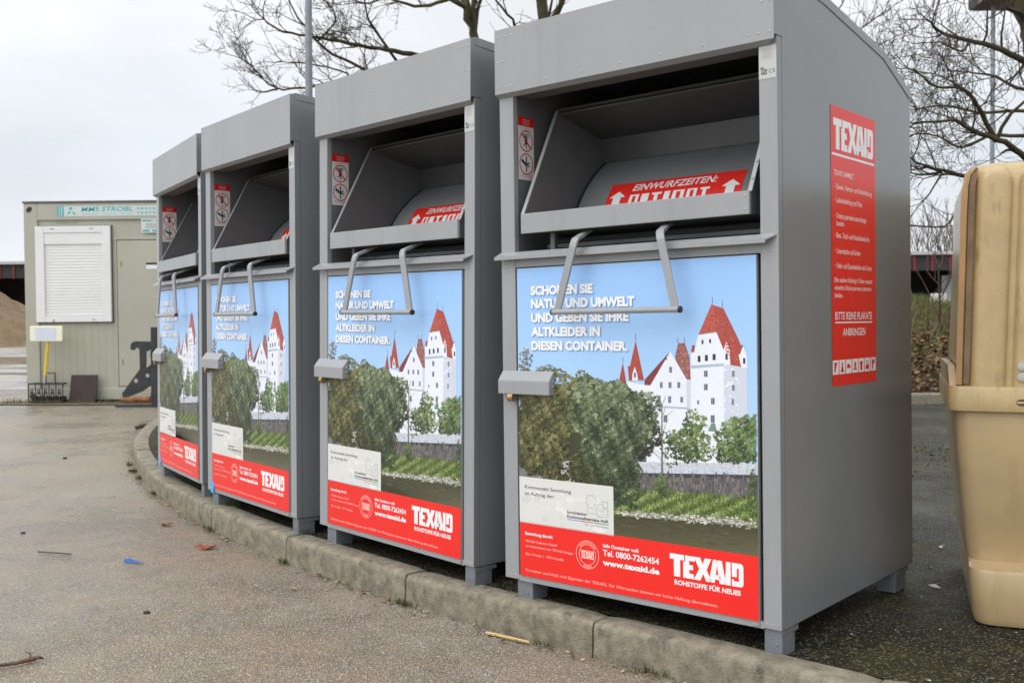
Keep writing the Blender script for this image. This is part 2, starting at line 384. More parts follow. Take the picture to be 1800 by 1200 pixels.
def drum_fn(u, v, l):
    s_ = max(0.0, min(sl[-1] - 1e-6, v))
    i = max(k for k in range(len(sl) - 1) if sl[k] <= s_); t = (s_ - sl[i]) / (sl[i + 1] - sl[i])
    (y0, z0), (y1, z1) = d_arc[i], d_arc[i + 1]
    n = Vector((0, -(z0 - z1), (y0 - y1))).normalized()
    return (u, y0 + (y1 - y0) * t + n.y * (l + 0.0015), z0 + (z1 - z0) * t + n.z * (l + 0.0015))
pr = Print(lambda u, v, l: drum_fn(u, 0.2 + (0.0 - v), l), 0.0012)       # v grows upward, 0 at arc length 0.2
pr.grid(0.255, 0.845, -0.11, 0.016, lambda a, c: RED_S, 0, 2, 40)
pr.text('EINWURFZEITEN:', 0.365, 0.735, -0.031, 0.0325, WHITE, 1, 0.022, 0.22, 1.02)
for u in (0.305, 0.80):
    pr.poly([(u - 0.036, -0.058), (u + 0.036, -0.058), (u + 0.028, -0.049), (u, -0.028), (u - 0.028, -0.049)], WHITE, 1)
    pr.grid(u - 0.018, u + 0.018, -0.1, -0.058, lambda a, c: WHITE, 1, 1, 16)
x = 0.365
for w, cut in ((.042, 1), (.034, 0), (.044, 2), (.026, 0), (.05, 1), (.042, 1), (.04, 2)):
    pr.grid(x, x + w, -0.1, -0.0515, lambda a, c: WHITE, 1, 1, 18)
    if cut == 1: pr.grid(x + w * .35, x + w * .68, -0.1, -0.060, lambda a, c: RED_S, 2, 1, 16)
    if cut == 2: pr.grid(x, x + w * .3, -0.1, -0.062, lambda a, c: RED_S, 2, 1, 16); pr.grid(x + w * .7, x + w, -0.1, -0.062, lambda a, c: RED_S, 2, 1, 16)
    x += w + 0.012
pr.build('drum_sticker', printm, drum)
# handle: two bent flat bars and a round grip
ho = thing('handle', None, None); ho.parent = root0; ho.location = L0
for pts in ([(0.375, 0.06, 1.318), (0.398, -0.056, 1.277), (0.400, -0.066, 1.266), (0.397, -0.070, 1.25), (0.324, -0.072, 1.022)],
            [(0.715, 0.06, 1.318), (0.752, -0.056, 1.281), (0.757, -0.066, 1.27), (0.762, -0.070, 1.254), (0.816, -0.072, 1.022)]):
    hd = MB(); hd.tube(pts, 0.0185, 4, sx=1.0, sy=0.42, up=(1, 0, 0)); hd.build('handle_bar', paint, ho)
g = MB(); g.tube([(0.305, -0.074, 1.019), (0.832, -0.074, 1.019)], 0.0105, 12); g.build('grip_bar', paint, ho, smooth=True)
for x0, x1 in ((0.3, 0.3055), (0.8315, 0.839)):
    g = MB(); g.tube([(x0, -0.074, 1.019), (x1, -0.074, 1.019)], 0.0115, 12); g.build('end_cap', black, ho, smooth=True)
# rail, strut and axle under the tray
g = MB(); g.box(0.13, 1.03, 0.12, 0.16, 1.268, 1.282); g.build('tray_rail', paint_in_shaded, root0, loc=L0)
g = MB(); g.box(0.2, 0.22, 0.05, 0.07, 1.245, 1.32); g.build('tray_strut', paint_in_shaded, root0, loc=L0)
g = MB(); g.tube([(0.12, 0.2, 1.3), (1.04, 0.2, 1.3)], 0.012, 8); g.build('tray_axle', paint_in_shaded, root0, loc=L0)

# door with its printed poster
b = MB(); b.box(0.0775, 1.0745, -0.0035, 0.014, 0.016, 1.189, bev=0.0015)
door = b.build('door', paint, root0, loc=L0)
nr = np.random.default_rng(5)
pos = Print(lambda u, v, l: (u, -0.0038 - l, v), 0.0001)
X0, X1, Z0, Z1 = 0.079, 1.073, 0.019, 1.187
CLIP = (X0, X1, 0.222, Z1)
def mixc(a, c, t): return tuple(p * (1 - t) + q * t for p, q in zip(a, c))
SKY1, SKY2 = lin(148, 190, 240), lin(178, 212, 242)
pos.grid(X0, X1, 0.5, Z1, lambda a, c: mixc(SKY2, SKY1, c), 0, 1, 40)
def flat(pts, col, layer):
    q = [P2(a, c) for a, c in pts]
    q = [(min(max(u, X0), X1), min(max(v, Z0), Z1)) for u, v in q]
    pos.poly(q, col, layer)
CW, CW2 = lin(228, 232, 240), lin(202, 208, 222); RF, RF2, RF3 = lin(166, 72, 62), lin(122, 52, 52), lin(146, 88, 82)
flat([(1080, 560), (1118, 560), (1145, 640), (1152, 775), (1100, 775), (1062, 640)], RF3, 1)
flat([(740, 790), (765, 668), (786, 790)], RF, 1)
flat([(735, 790), (790, 780), (905, 800), (905, 1500), (735, 1500)], CW, 1)
flat([(890, 800), (888, 770), (1030, 612), (1045, 625), (925, 800)], RF2, 2)
flat([(800, 775), (793, 690), (806, 690), (838, 545), (886, 772)], RF, 2)
flat([(818, 772), (820, 735), (833, 695), (847, 735), (852, 772)], CW, 3)
flat([(900, 800), (922, 800), (1035, 608), (1128, 765), (1128, 1500), (900, 1500)], CW, 3)
flat([(1128, 765), (1152, 770), (1152, 1500), (1128, 1500)], CW2, 3)
flat([(1152, 690), (1340, 680), (1344, 1500), (1152, 1500)], CW, 4)
flat([(1340, 680), (1475, 700), (1482, 1500), (1344, 1500)], CW2, 4)
flat([(1150, 622), (1160, 572), (1176, 572), (1172, 622)], RF, 4)
flat([(1270, 340), (1338, 362), (1420, 530), (1445, 590), (1442, 696), (1378, 684), (1340, 600), (1300, 500), (1195, 514)], RF, 5)
flat([(1270, 340), (1286, 345), (1298, 500), (1195, 514)], lin(186, 84, 70), 6)
flat([(1155, 690), (1153, 612), (1172, 612), (1195, 510), (1296, 494), (1340, 600), (1355, 548), (1374, 600), (1378, 684), (1340, 686)], CW, 6)
flat([(1440, 698), (1424, 625), (1432, 620), (1450, 572), (1472, 640), (1474, 700)], CW, 6); flat([(1420, 625), (1436, 572), (1452, 572), (1432, 625)], RF, 7)
flat([(1155, 704), (1340, 690), (1340, 676), (1155, 688)], lin(170, 182, 205), 7)
WN = lin(92, 98, 112)
for x0, y0, x1, y1 in [(1192, 632, 1208, 668), (1233, 628, 1250, 662), (1277, 622, 1294, 657), (1214, 542, 1225, 566), (1257, 537, 1268, 560), (1350, 620, 1363, 655), (1450, 645, 1463, 678)]:
    flat([(x0, y0), (x1, y0), (x1, y1), (x0, y1)], lin(46, 48, 58), 7)
for x0, y0, x1, y1 in [(1228, 717, 1248, 752), (1228, 793, 1248, 828), (1268, 872, 1288, 908), (1266, 970, 1288, 1012), (1388, 717, 1402, 752), (1388, 798, 1402, 830), (1386, 878, 1398, 912), (1190, 885, 1200, 908),
        (1030, 695, 1045, 728), (977, 782, 992, 815), (1026, 782, 1042, 815), (1076, 782, 1092, 815), (922, 860, 936, 895), (965, 858, 980, 895), (1024, 862, 1040, 900), (1093, 866, 1108, 898), (998, 970, 1018, 1010), (830, 838, 847, 870), (828, 728, 841, 756)]:
    flat([(x0, y0), (x1, y0), (x1, y1), (x0, y1)], WN, 7)
    flat([(x0 + 7, y0), (x0 + 10, y0), (x0 + 10, y1), (x0 + 7, y1)], lin(160, 165, 175), 8)
flat([(880, 912), (1140, 926), (1140, 936), (880, 922)], lin(170, 180, 200), 7)
flat([(1250, 1060), (1270, 1015), (1290, 1015), (1302, 1065)], lin(110, 140, 120), 7)
for a, c, d in ((1275, 340, 298), (1332, 358, 318), (838, 545, 505), (1078, 560, 530), (1115, 560, 528), (765, 668, 640)):
    flat([(a - 2, c), (a + 2, c), (a + 2, d), (a - 2, d)], lin(110, 115, 130), 2)
K = 1135
def f3(pts, col, layer): flat([(a, c + K) for a, c in pts], col, layer)
# river bank
f3([(160, -60), (900, -60), (900, 480), (160, 480)], lin(58, 62, 44), 1)
f3([(830, 100), (1545, 112), (1545, 175), (830, 160)], lin(196, 200, 208), 8)
for i in range(15): f3([(850 + i * 48, 102), (853 + i * 48, 102), (853 + i * 48, 165), (850 + i * 48, 165)], lin(150, 158, 172), 9)
f3([(830, 150), (1545, 163), (1545, 176), (830, 162)], lin(190, 205, 225), 9)
f3([(830, 162), (1545, 176), (1545, 320), (830, 280)], lin(98, 94, 94), 8)
f3([(830, 162), (1545, 176), (1545, 200), (830, 185)], lin(66, 60, 60), 9)
f3([(700, 250), (860, 240), (1545, 296), (1545, 500), (700, 420)], lin(92, 104, 58), 9)
f3([(160, 60), (300, 65), (300, 215), (160, 190)], lin(120, 120, 116), 2)
f3([(400, 95), (492, 95), (530, 215), (420, 215)], lin(176, 176, 170), 3)
W1, W2 = lin(64, 64, 40), lin(98, 94, 70)
for j in range(14):
    t0, t1 = j / 14, (j + 1) / 14
    c = mixc(W1, W2, t1)
    f3([(690, 405 + (515 - 405) * t0), (1545, 470 + 170 * t0), (1545, 470 + 170 * t1), (690, 405 + (530 - 405) * t1)], c, 10)
def blob(cx, cy, rx, ry, cols, n, s0, s1, layer, edge=1.0, ymax=None):
    """foliage of the printed photograph: leaf-sized flecks"""
    for i in range(n):
        a = nr.uniform(0, 2 * math.pi); r = math.sqrt(nr.uniform(0, 1)) * edge
        wob = 1 + 0.16 * math.sin(3 * a + cx) + 0.1 * math.sin(7 * a + cy)
        x = cx + rx * r * wob * math.cos(a); y = cy + ry * r * wob * math.sin(a)
        if ymax and y > ymax: continue
        lum = 0.5 + 0.28 * math.sin(x * 0.031 + cy) * math.cos(y * 0.027 + cx) + 0.22 * math.sin(x * 0.093 + y * 0.05) * math.cos(y * 0.081) - 0.2 * (y - cy) / ry + nr.normal(0, 0.17)
        lum = min(max(lum, 0), 0.999) * (len(cols) - 1); k = int(lum)
        c = mixc(cols[k], cols[k + 1], lum - k)
        s = nr.uniform(s0, s1); th = nr.uniform(0, 6.28); pts = []
        for q in range(4):
            rr = s * (1, .55, 1, .55)[q]; pts.append((x + rr * math.cos(th + q * 1.57), y + rr * math.sin(th + q * 1.57)))
        q = [P2(u, v) for u, v in pts]
        if min(p[0] for p in q) < X0 + .001 or max(p[0] for p in q) > X1 - .001 or min(p[1] for p in q) < 0.225: continue
        pos.poly(q, c, layer + nr.uniform(.01, 2.6))
OL = [lin(28, 30, 18), lin(66, 68, 38), lin(100, 100, 58), lin(140, 136, 90)]
GG = [lin(26, 34, 24), lin(60, 72, 48), lin(100, 113, 80), lin(150, 160, 128)]
BR = [lin(36, 50, 30), lin(72, 92, 50), lin(112, 134, 78), lin(150, 168, 112)]
def solid(cx, cy, rx, ry, col, layer, n=30):
    pts = [(cx + rx * math.cos(2 * math.pi * k / n) * (1 + .07 * math.sin(k * 2.3)), cy + ry * math.sin(2 * math.pi * k / n) * (1 + .07 * math.sin(k * 1.7))) for k in range(n)]
    q = [P2(a, c) for a, c in pts]
    pos.poly([(min(max(u, X0), X1), min(max(v, 0.23), Z1)) for u, v in q], col, layer)
blob(205, 660, 48, 75, [lin(90, 96, 96), lin(120, 116, 96), lin(150, 140, 110)], 130, 5, 10, 10)
blob(340, 722, 90, 30, OL[1:], 110, 6, 11, 10)
blob(480, 800, 160, 60, OL[1:], 300, 6, 13, 10)
solid(330, 1010, 175, 220, lin(62, 62, 38), 10); solid(690, 1020, 225, 235, lin(58, 66, 46), 11); solid(730, 1290, 110, 210, lin(44, 50, 36), 10); solid(280, 1170, 130, 120, lin(72, 72, 44), 10)
blob(440, 1270, 120, 90, OL[:3], 260, 7, 16, 13)
blob(540, 1280, 70, 110, OL[:3], 320, 7, 16, 13)
blob(560, 850, 120, 110, OL, 420, 7, 15, 13)
blob(200, 860, 110, 130, OL, 700, 6, 14, 13)
blob(330, 1000, 200, 240, OL, 2200, 6, 14, 13)
blob(300, 1200, 150, 130, OL, 700, 7, 15, 13)
blob(700, 1010, 245, 255, GG, 3000, 6, 15, 16)
blob(650, 850, 130, 90, GG[1:], 500, 6, 12, 17)
blob(735, 1290, 130, 230, GG[:3], 1400, 6, 14, 16)
blob(900, 1080, 75, 130, [lin(30, 34, 24), lin(50, 54, 36), lin(84, 84, 58)], 480, 6, 12, 15)
blob(1170, 1010, 70, 70, BR, 170, 5, 12, 15)
blob(1100, 1110, 80, 60, BR, 190, 5, 12, 15)
blob(1200, 1150, 85, 90, BR, 330, 5, 12, 15, ymax=1245)
blob(1130, 1190, 70, 50, BR[:3], 170, 5, 12, 15)
blob(1150, 1080, 60, 60, BR[:3], 120, 5, 12, 15)
blob(1040, 1150, 60, 110, BR[:3], 160, 5, 10, 15)
blob(1430, 1040, 85, 70, BR, 420, 5, 12, 16)
blob(1360, 1120, 70, 80, BR, 380, 5, 12, 15)
blob(1480, 1120, 80, 100, BR, 520, 5, 12, 15, ymax=1245)
blob(1420, 1190, 120, 60, BR[:3], 480, 5, 12, 14, ymax=1250)
blob(1520, 1040, 40, 70, BR, 150, 6, 12, 15)
for k in range(26):
    a0 = 990 + nr.uniform(-6, 6); c0 = 900 + k * 14; a1 = a0 + nr.uniform(-75, 75); c1 = c0 - nr.uniform(20, 70)
    flat([(a0 - 1.5, c0), (a0 + 1.5, c0), (a1 + 1, c1), (a1 - 1, c1)], lin(120, 112, 104), 14 + k * .02)
flat([(984, 1330), (994, 1330), (990, 900), (986, 900)], lin(104, 98, 86), 14)
blob(985, 1370, 40, 60, BR[:3], 150, 5, 10, 15)
blob(1515, 1410, 35, 120, BR[:3], 220, 5, 11, 16)
for i in range(2600):
    a = nr.uniform(715, 1530); t = (a - 700) / 830
    c = nr.uniform(250 + 48 * t, 395 + 75 * t) + K
    lum = min(max(0.45 + 0.25 * math.sin(a * .04 + c * .09) + nr.normal(0, .2), 0), .999) * 3; k = int(lum)
    cc = mixc(([lin(48, 60, 28), lin(88, 108, 50), lin(128, 148, 80), lin(168, 182, 118)])[k], ([lin(48, 60, 28), lin(88, 108, 50), lin(128, 148, 80), lin(168, 182, 118)])[k + 1], lum - k)
    s = nr.uniform(5, 11); flat([(a - s * .4, c + s), (a + s * .5, c + s * .8), (a + s * .3 * nr.uniform(-1, 1), c - s)], cc, 11 + nr.uniform(.01, 2.6))
for i in range(520):
    a = nr.uniform(735, 1528); t = (a - 735) / 795
    c = 388 + 66 * t + nr.normal(0, 9 * (0.6 + t)) + K; s = nr.uniform(4, 9); g_ = nr.uniform(120, 225)
    flat([(a - s, c + s * .5), (a + s * .8, c + s * .6), (a + s, c - s * .4), (a - s * .6, c - s * .6)], lin(g_, g_ * .98, g_ * .94), 14 + nr.uniform(.01, .9))
for i in range(90):
    a = nr.uniform(740, 1400); c = nr.uniform(430, 600) + K; g_ = nr.uniform(64, 112); w = nr.uniform(20, 90)
    if c - K > 500 + (a - 700) * .14: continue
    flat([(a, c), (a + w, c + w * .1), (a + w, c + w * .1 + 3), (a, c + 3)], lin(g_, g_ * .98, g_ * .82), 14 + nr.uniform(.01, .9))
def pip(x, y, P):
    c = False; j = len(P) - 1
    for i in range(len(P)):
        if (P[i][1] > y) != (P[j][1] > y) and x < (P[j][0] - P[i][0]) * (y - P[i][1]) / (P[j][1] - P[i][1]) + P[i][0]: c = not c
        j = i
    return c
def speck(P, cols, n, sx, sy, layer):
    x0, x1 = min(p[0] for p in P), max(p[0] for p in P); y0, y1 = min(p[1] for p in P), max(p[1] for p in P)
    for i in range(n):
        x, y = nr.uniform(x0, x1), nr.uniform(y0, y1)
        if not pip(x, y, P) or not pip(x + sx * 1.4, y, P) or not pip(x - sx * 1.4, y, P) or x > 1528 or x < 180: continue
        a, c = sx * nr.uniform(.5, 1.5), sy * nr.uniform(.5, 1.5); k = nr.uniform(0, len(cols) - 1.001)
        flat([(x - a, y - c * .4), (x + a * .6, y - c), (x + a, y + c * .6), (x - a * .5, y + c)], mixc(cols[int(k)], cols[int(k) + 1], k - int(k)), layer + nr.uniform(.01, .9))
speck([(1270, 342), (1338, 364), (1420, 530), (1442, 694), (1380, 682), (1340, 596), (1300, 500), (1200, 510)], [lin(142, 58, 50), lin(178, 80, 66), lin(196, 106, 88)], 420, 6, 4, 7)
speck([(890, 795), (888, 772), (1030, 614), (1043, 626), (925, 795)], [lin(96, 40, 42), lin(142, 66, 60), lin(168, 96, 88)], 200, 6, 4, 3)
speck([(1082, 564), (1116, 564), (1143, 640), (1150, 770), (1120, 760), (1066, 640)], [lin(120, 74, 72), lin(164, 112, 104), lin(184, 140, 130)], 160, 5, 5, 2)
speck([(802, 770), (838, 552), (882, 768)], [lin(150, 60, 52), lin(190, 90, 74)], 90, 4, 5, 2)
speck([(1152, 700), (1440, 705), (1440, 1200), (1152, 1200)], [lin(222, 227, 236), lin(232, 236, 243)], 120, 9, 7, 5)
speck([(905, 810), (1035, 620), (1125, 770), (1125, 1200), (780, 1200), (785, 815)], [lin(222, 227, 236), lin(232, 236, 243)], 110, 9, 7, 4)
speck([(840, 1300), (1530, 1312), (1530, 1450), (840, 1415)], [lin(72, 68, 68), lin(104, 100, 100), lin(132, 128, 128)], 420, 5, 16, 10)
speck([(840, 1240), (1530, 1250), (1530, 1300), (840, 1290)], [lin(176, 181, 192), lin(196, 200, 208), lin(214, 218, 224)], 200, 9, 5, 9)
speck([(170, 1200), (320, 1200), (320, 1330), (170, 1330)], [lin(96, 96, 90), lin(140, 138, 132)], 120, 9, 9, 4)
# card, red band, lettering
CARD = lin(214, 214, 210); INK = lin(62, 62, 66)
pos.rect(X0, 0.514, 0.222, 0.398, CARD, 20)
pos.rect(X0, X1, Z0, 0.226, RED, 20)
for i in range(26):
    u, v = nr.uniform(.09, .48), nr.uniform(.235, .35); g_ = nr.uniform(205, 226); pos.disc(u, v, nr.uniform(.01, .03), nr.uniform(.006, .014), lin(g_, g_, g_ - 3), 20.1 + i * .03, 12)
SH = lin(112, 146, 192)
for s_, u1, vb in (('SCHONEN SIE', 0.434, 1.087), ('NATUR UND UMWELT', 0.612, 1.0375), ('UND GEBEN SIE IHRE', 0.587, 0.985), ('ALTKLEIDER IN', 0.464, 0.933), ('DIESEN CONTAINER.', 0.581, 0.881)):
    pos.text(s_, 0.1495, u1 + 0.0025, vb - 0.0025, 0.0325, SH, 21, 0.04)
    pos.text(s_, 0.147, u1, vb, 0.0325, (0.84, 0.84, 0.84), 22, 0.05)
pos.text('Kommunale Sammlung', 0.106, 0.326, 0.3545, 0.0125, INK, 22, 0.012)
pos.text('im Auftrag der:', 0.106, 0.247, 0.3295, 0.0125, INK, 22, 0.012)
pos.text('Ingolstädter', 0.307, 0.399, 0.281, 0.0105, INK, 22, 0.02)
pos.text('Kommunalbetriebe AöR', 0.307, 0.492, 0.265, 0.0105, INK, 22, 0.03)
for u0, u1, c in ((0.307, 0.368, lin(70, 150, 215)), (0.368, 0.43, lin(205, 70, 70)), (0.43, 0.492, lin(60, 150, 110))): pos.rect(u0, u1, 0.2575, 0.2605, c, 22)
pos.text('Ver- und Entsorgung', 0.385, 0.492, 0.246, 0.007, lin(110, 110, 112), 22)
LG = lin(150, 150, 152)
pos.ring(0.416, 0.336, 0.0215, 0.0232, LG, 22); pos.ring(0.458, 0.318, 0.0125, 0.0138, LG, 22); pos.ring(0.478, 0.329, 0.011, 0.0122, LG, 22); pos.ring(0.478, 0.304, 0.011, 0.0122, LG, 22)
for p, q in (((0.4, 0.322), (0.4, 0.292)), ((0.4, 0.292), (0.44, 0.292)), ((0.44, 0.318), (0.44, 0.29)), ((0.49, 0.34), (0.49, 0.284)), ((0.405, 0.31), (0.44, 0.31)), ((0.44, 0.284), (0.49, 0.284)), ((0.452, 0.34), (0.49, 0.34))): pos.line(p, q, 0.0014, LG, 22)
pos.text('Sammlung durch:', 0.104, 0.238, 0.178, 0.0115, WHITE, 22, 0.03)
for s_, u1, vb in (('TEXAID Collection GmbH', 0.256, 0.1505), ('ein Unternehmen der TEXAID-Gruppe', 0.333, 0.1315), ('Bgm.-Wedige 1 · 99510 Apolda', 0.288, 0.1015)): pos.text(s_, 0.106, u1, vb, 0.0085, PINK, 22)
pos.text('Container und Inhalt sind Eigentum der TEXAID. Für Wertsachen können wir keine Haftung übernehmen.', 0.105, 0.927, 0.0385, 0.0105, PINK, 22, 0.0, 0, 1.05)
pos.ring(0.397, 0.14, 0.0495, 0.0515, PINK, 22); pos.ring(0.397, 0.14, 0.036, 0.0378, PINK, 22); pos.rect(0.366, 0.428, 0.122, 0.157, RED, 23)
pos.logo(0.368, 0.426, 0.125, 0.155, PINK, 24)
for a in range(40, 141, 12): pos.disc(0.397 + 0.0437 * math.cos(R(a)), 0.14 + 0.0437 * math.sin(R(a)), 0.003, 0.003, PINK, 22, 6)
for a in range(250, 291, 10): pos.disc(0.397 + 0.0437 * math.cos(R(a)), 0.14 + 0.0437 * math.sin(R(a)), 0.003, 0.003, PINK, 22, 6)
pos.text('falls Container voll:', 0.466, 0.619, 0.1775, 0.0115, WHITE, 22, 0.03)
pos.text('Tel. 0800-7262454', 0.466, 0.701, 0.1475, 0.021, WHITE, 22, 0.022)
pos.text('www.texaid.de', 0.465, 0.702, 0.1135, 0.020, WHITE, 22, 0.045)
pos.logo(0.744, 1.02, 0.118, 0.194, (0.82, 0.82, 0.82), 22)
pos.text('ROHSTOFFE FÜR NEUES', 0.762, 1.01, 0.0905, 0.016, WHITE, 22, 0.035)
pos.build('poster', printm, door)
g = MB(); g.box(1.05, 1.0755, -0.006, -0.0036, 0.003, 0.0155); g.build('door_catch', steel, door)
# lock housing with padlock
b = MB()
b.prism([(-0.0025, 0.713), (-0.037, 0.713), (-0.037, 0.764), (-0.008, 0.800), (-0.0025, 0.800)], 'x', 0.004, 0.254)
bm = bmesh.new(); me_ = bpy.data.meshes.new('tmp'); me_.from_pydata(b.v, [], b.f); bm.from_mesh(me_); bpy.data.meshes.remove(me_)
bmesh.ops.recalc_face_normals(bm, faces=bm.faces); bmesh.ops.bevel(bm, geom=list(bm.edges), offset=0.0018, segments=2, affect='EDGES')
b = MB(); b.bm(bm); lock = b.build('lock_housing', paint, root0, smooth=True, loc=L0)
b = MB(); b.tube([(0.052, -0.026, 0.700), (0.076, -0.026, 0.700)], 0.0165, 16); b.tube([(0.058, -0.026, 0.700), (0.0505, -0.0261, 0.700)], 0.008, 12)
b.tube([(0.058, -0.026, 0.71), (0.058, -0.02, 0.722), (0.072, -0.02, 0.722), (0.072, -0.026, 0.71)], 0.004, 8)
b.build('padlock', brass, lock, smooth=True)
for z, r in ((0.765, .007), (0.745, .006)):
    b = MB(); b.ball((0.256, -0.016, z), r, sc=(.6, 1, 1)); b.build('bolt', steel, lock)
# legs
for x0, x1, y0, y1 in ((0.052, 0.127, 0.008, 0.10), (1.085, 1.146, 0.008, 0.10), (0.052, 0.127, 0.99, 1.1), (1.075, 1.146, 0.99, 1.1)):
    b = MB(); b.box(x0, x1, y0, y1, -0.088, -0.003, bev=0.003); b.box(x0 - 0.004, x1 + 0.003, y0 + 0.012, y1 + 0.02, -0.02, -0.0045)
    b.ball((x0 + (x1 - x0) * .7, y0 - 0.001, -0.05), 0.005, sc=(1, .5, 1))
    b.build('leg', zinc, root0, loc=L0)
# warning sticker on the inner left wall (faces +x)
ws = Print(lambda u, v, l: (0.0712 + l, u, v), 0.0005)
y0, y1, z0, z1 = 0.022, 0.116, 1.532, 1.772
GREY = lin(208, 208, 206)
ws.rect(y0, y1, z0, z1, GREY, 0); ws.rect(y0, y1, z1 - 0.034, z1, lin(200, 26, 28), 1)
for i, w in enumerate((.5, .5, .42)): ws.rect(0.069 - w * .045, 0.069 + w * .045, z1 - 0.012 - i * .008, z1 - 0.008 - i * .008, lin(225, 130, 130), 2)
BK = lin(40, 42, 44); RR = lin(190, 24, 40)
for cz in (1.682, 1.594): ws.ring(0.069, cz, 0.0365, 0.041, RR, 1, 30)
c = 1.682; ws.disc(0.069, c - .002, .008, .013, BK, 1); ws.line((0.069, c - .01), (0.070, c - .03), .004, BK, 1); ws.line((.066, c - .008), (.053, c - .02), .004, BK, 1)
ws.rect(.052, .086, c + .024, c + .027, BK, 1); ws.line((.052, c + .024), (.066, c + .006), .004, lin(120, 120, 120), 1); ws.line((.086, c + .024), (.073, c + .006), .004, lin(120, 120, 120), 1); ws.disc(.068, c + .017, .008, .006, lin(90, 90, 90), 1)
ws.line((.042, c + .027), (.096, c - .027), .006, RR, 2)
c = 1.594; ws.rect(.066, .073, c - .03, c + .03, lin(70, 70, 72), 1); ws.line((.041, c + .014), (.066, c - .003), .011, BK, 2); ws.line((.066, c - .003), (.086, c + .006), .006, BK, 2); ws.line((.072, c - .006), (.088, c - .008), .005, BK, 2)
for i in range(2): ws.rect(.034, .1, z0 + .012 + i * .007, z0 + .0145 + i * .007, lin(190, 150, 150), 1); ws.rect(.034, .1, z1 - .043 - i * .006, z1 - .041 - i * .006, lin(215, 170, 170), 1)
ws.build('warning_sticker', printm, root0, loc=L0)
# inspection label on the right post
gl = Print(lambda u, v, l: (u, -0.0032 - l, v), 0.0005)
gl.rect(1.0885, 1.148, 1.738, 1.84, lin(186, 186, 184), 0)
for i in range(6): gl.rect(1.1, 1.137 - .008 * (i % 2), 1.80 + i * .006, 1.8025 + i * .006, lin(168, 168, 168), 1)
gl.text('GS', 1.096, 1.117, 1.752, 0.016, lin(44, 48, 46), 1, 0.03, 0.2); gl.text('CE', 1.123, 1.144, 1.754, 0.012, lin(90, 92, 94), 1, 0.0, 0, 1.2)
gl.rect(1.093, 1.106, 1.769, 1.775, lin(60, 130, 90), 1)
gl.build('inspection_label', printm, root0, loc=L0)
# side signboard (only the nearest container shows its side)
sg = Print(lambda u, v, l: (WB + 0.0012 + l, u, v), 0.0005)
sg.rect(0.397, 0.797, 0.749, 1.715, RED_S, 0)
sg.logo(0.418, 0.776, 1.567, 1.674, WHITE, 1); sg.rect(0.405, 0.786, 1.545, 1.553, WHITE, 1)
def st(s_, v0, u1, cap=0.0185, u0=0.44): sg.text(s_, u0, u1, v0, cap, lin(250, 215, 210), 1, 0.012)
st('TEXAID SAMMELT', 1.477, 0.595, 0.0185, 0.421)
for s_, v, u1 in (('Damen-, Herren- und Kinderkleidung', 1.430, .762), ('Lederbekleidung und Pelze', 1.384, .668), ('Schuhe, paarweise zusammenge-', 1.330, .71), ('bunden', 1.304, .505), ('Bett-, Tisch- und Haushaltswäsche', 1.262, .735), ('Unterwäsche und Socken', 1.208, .65), ('Feder- und Daunendecken und -kissen', 1.157, .755)):
    st(s_, v, u1)
    if s_ != 'bunden': sg.rect(0.422, 0.427, v + .006, v + .009, lin(250, 215, 210), 1)
for s_, v, u1 in (('Bitte saubere Kleidung in Tüten verpackt', 1.109, .76), ('einwerfen, Schuhe paarweise zusammen-', 1.082, .755), ('binden.', 1.055, .49)): st(s_, v, u1, .0165, .421)
sg.text('BITTE KEINE PLAKATE', 0.424, 0.755, 0.979, 0.026, WHITE, 1, 0.012); sg.rect(0.424, 0.757, 0.966, 0.971, WHITE, 1)
sg.text('ANBRINGEN', 0.488, 0.692, 0.922, 0.026, WHITE, 1, 0.012)
for i in range(7):
    u = 0.399 + i * 0.0565; w = 0.0505
    sg.rect(u, u + w, 0.789, 0.838, WHITE, 1)
    c, d = u + w / 2, 0.8135
    if i == 0: sg.poly([(c - .012, d - .018), (c - .002, d - .018), (c + .002, d), (c + .014, d + .016), (c - .012, d + .018)], RED_S, 2)
    elif i == 1: sg.disc(c, d + .01, .006, .007, RED_S, 2); sg.poly([(c - .014, d - .018), (c + .014, d - .018), (c + .004, d + .004), (c - .004, d + .004)], RED_S, 2)
    elif i == 2: sg.poly([(c - .016, d - .006), (c + .016, d - .006), (c + .014, d + .004), (c - .006, d + .01), (c - .016, d + .006)], RED_S, 2)
    elif i == 3: sg.rect(c - .008, c + .008, d - .006, d + .014, RED_S, 2); sg.rect(c - .014, c + .014, d - .014, d - .008, RED_S, 2)
    elif i == 4: sg.poly([(c - .016, d + .014), (c + .016, d + .014), (c + .009, d), (c + .009, d - .018), (c - .009, d - .018), (c - .009, d)], RED_S, 2)
    elif i == 5: sg.ring(c, d + .006, .006, .01, RED_S, 2, 14); sg.rect(c - .015, c + .015, d - .016, d - .001, RED_S, 2)
    else: sg.poly([(c - .012, d - .018), (c - .004, d - .018), (c + .0, d), (c + .014, d + .004), (c + .012, d + .018), (c - .014, d + .016)], RED_S, 2)
side_sign = sg.build('side_sign', printm, root0, loc=L0)
tape = None

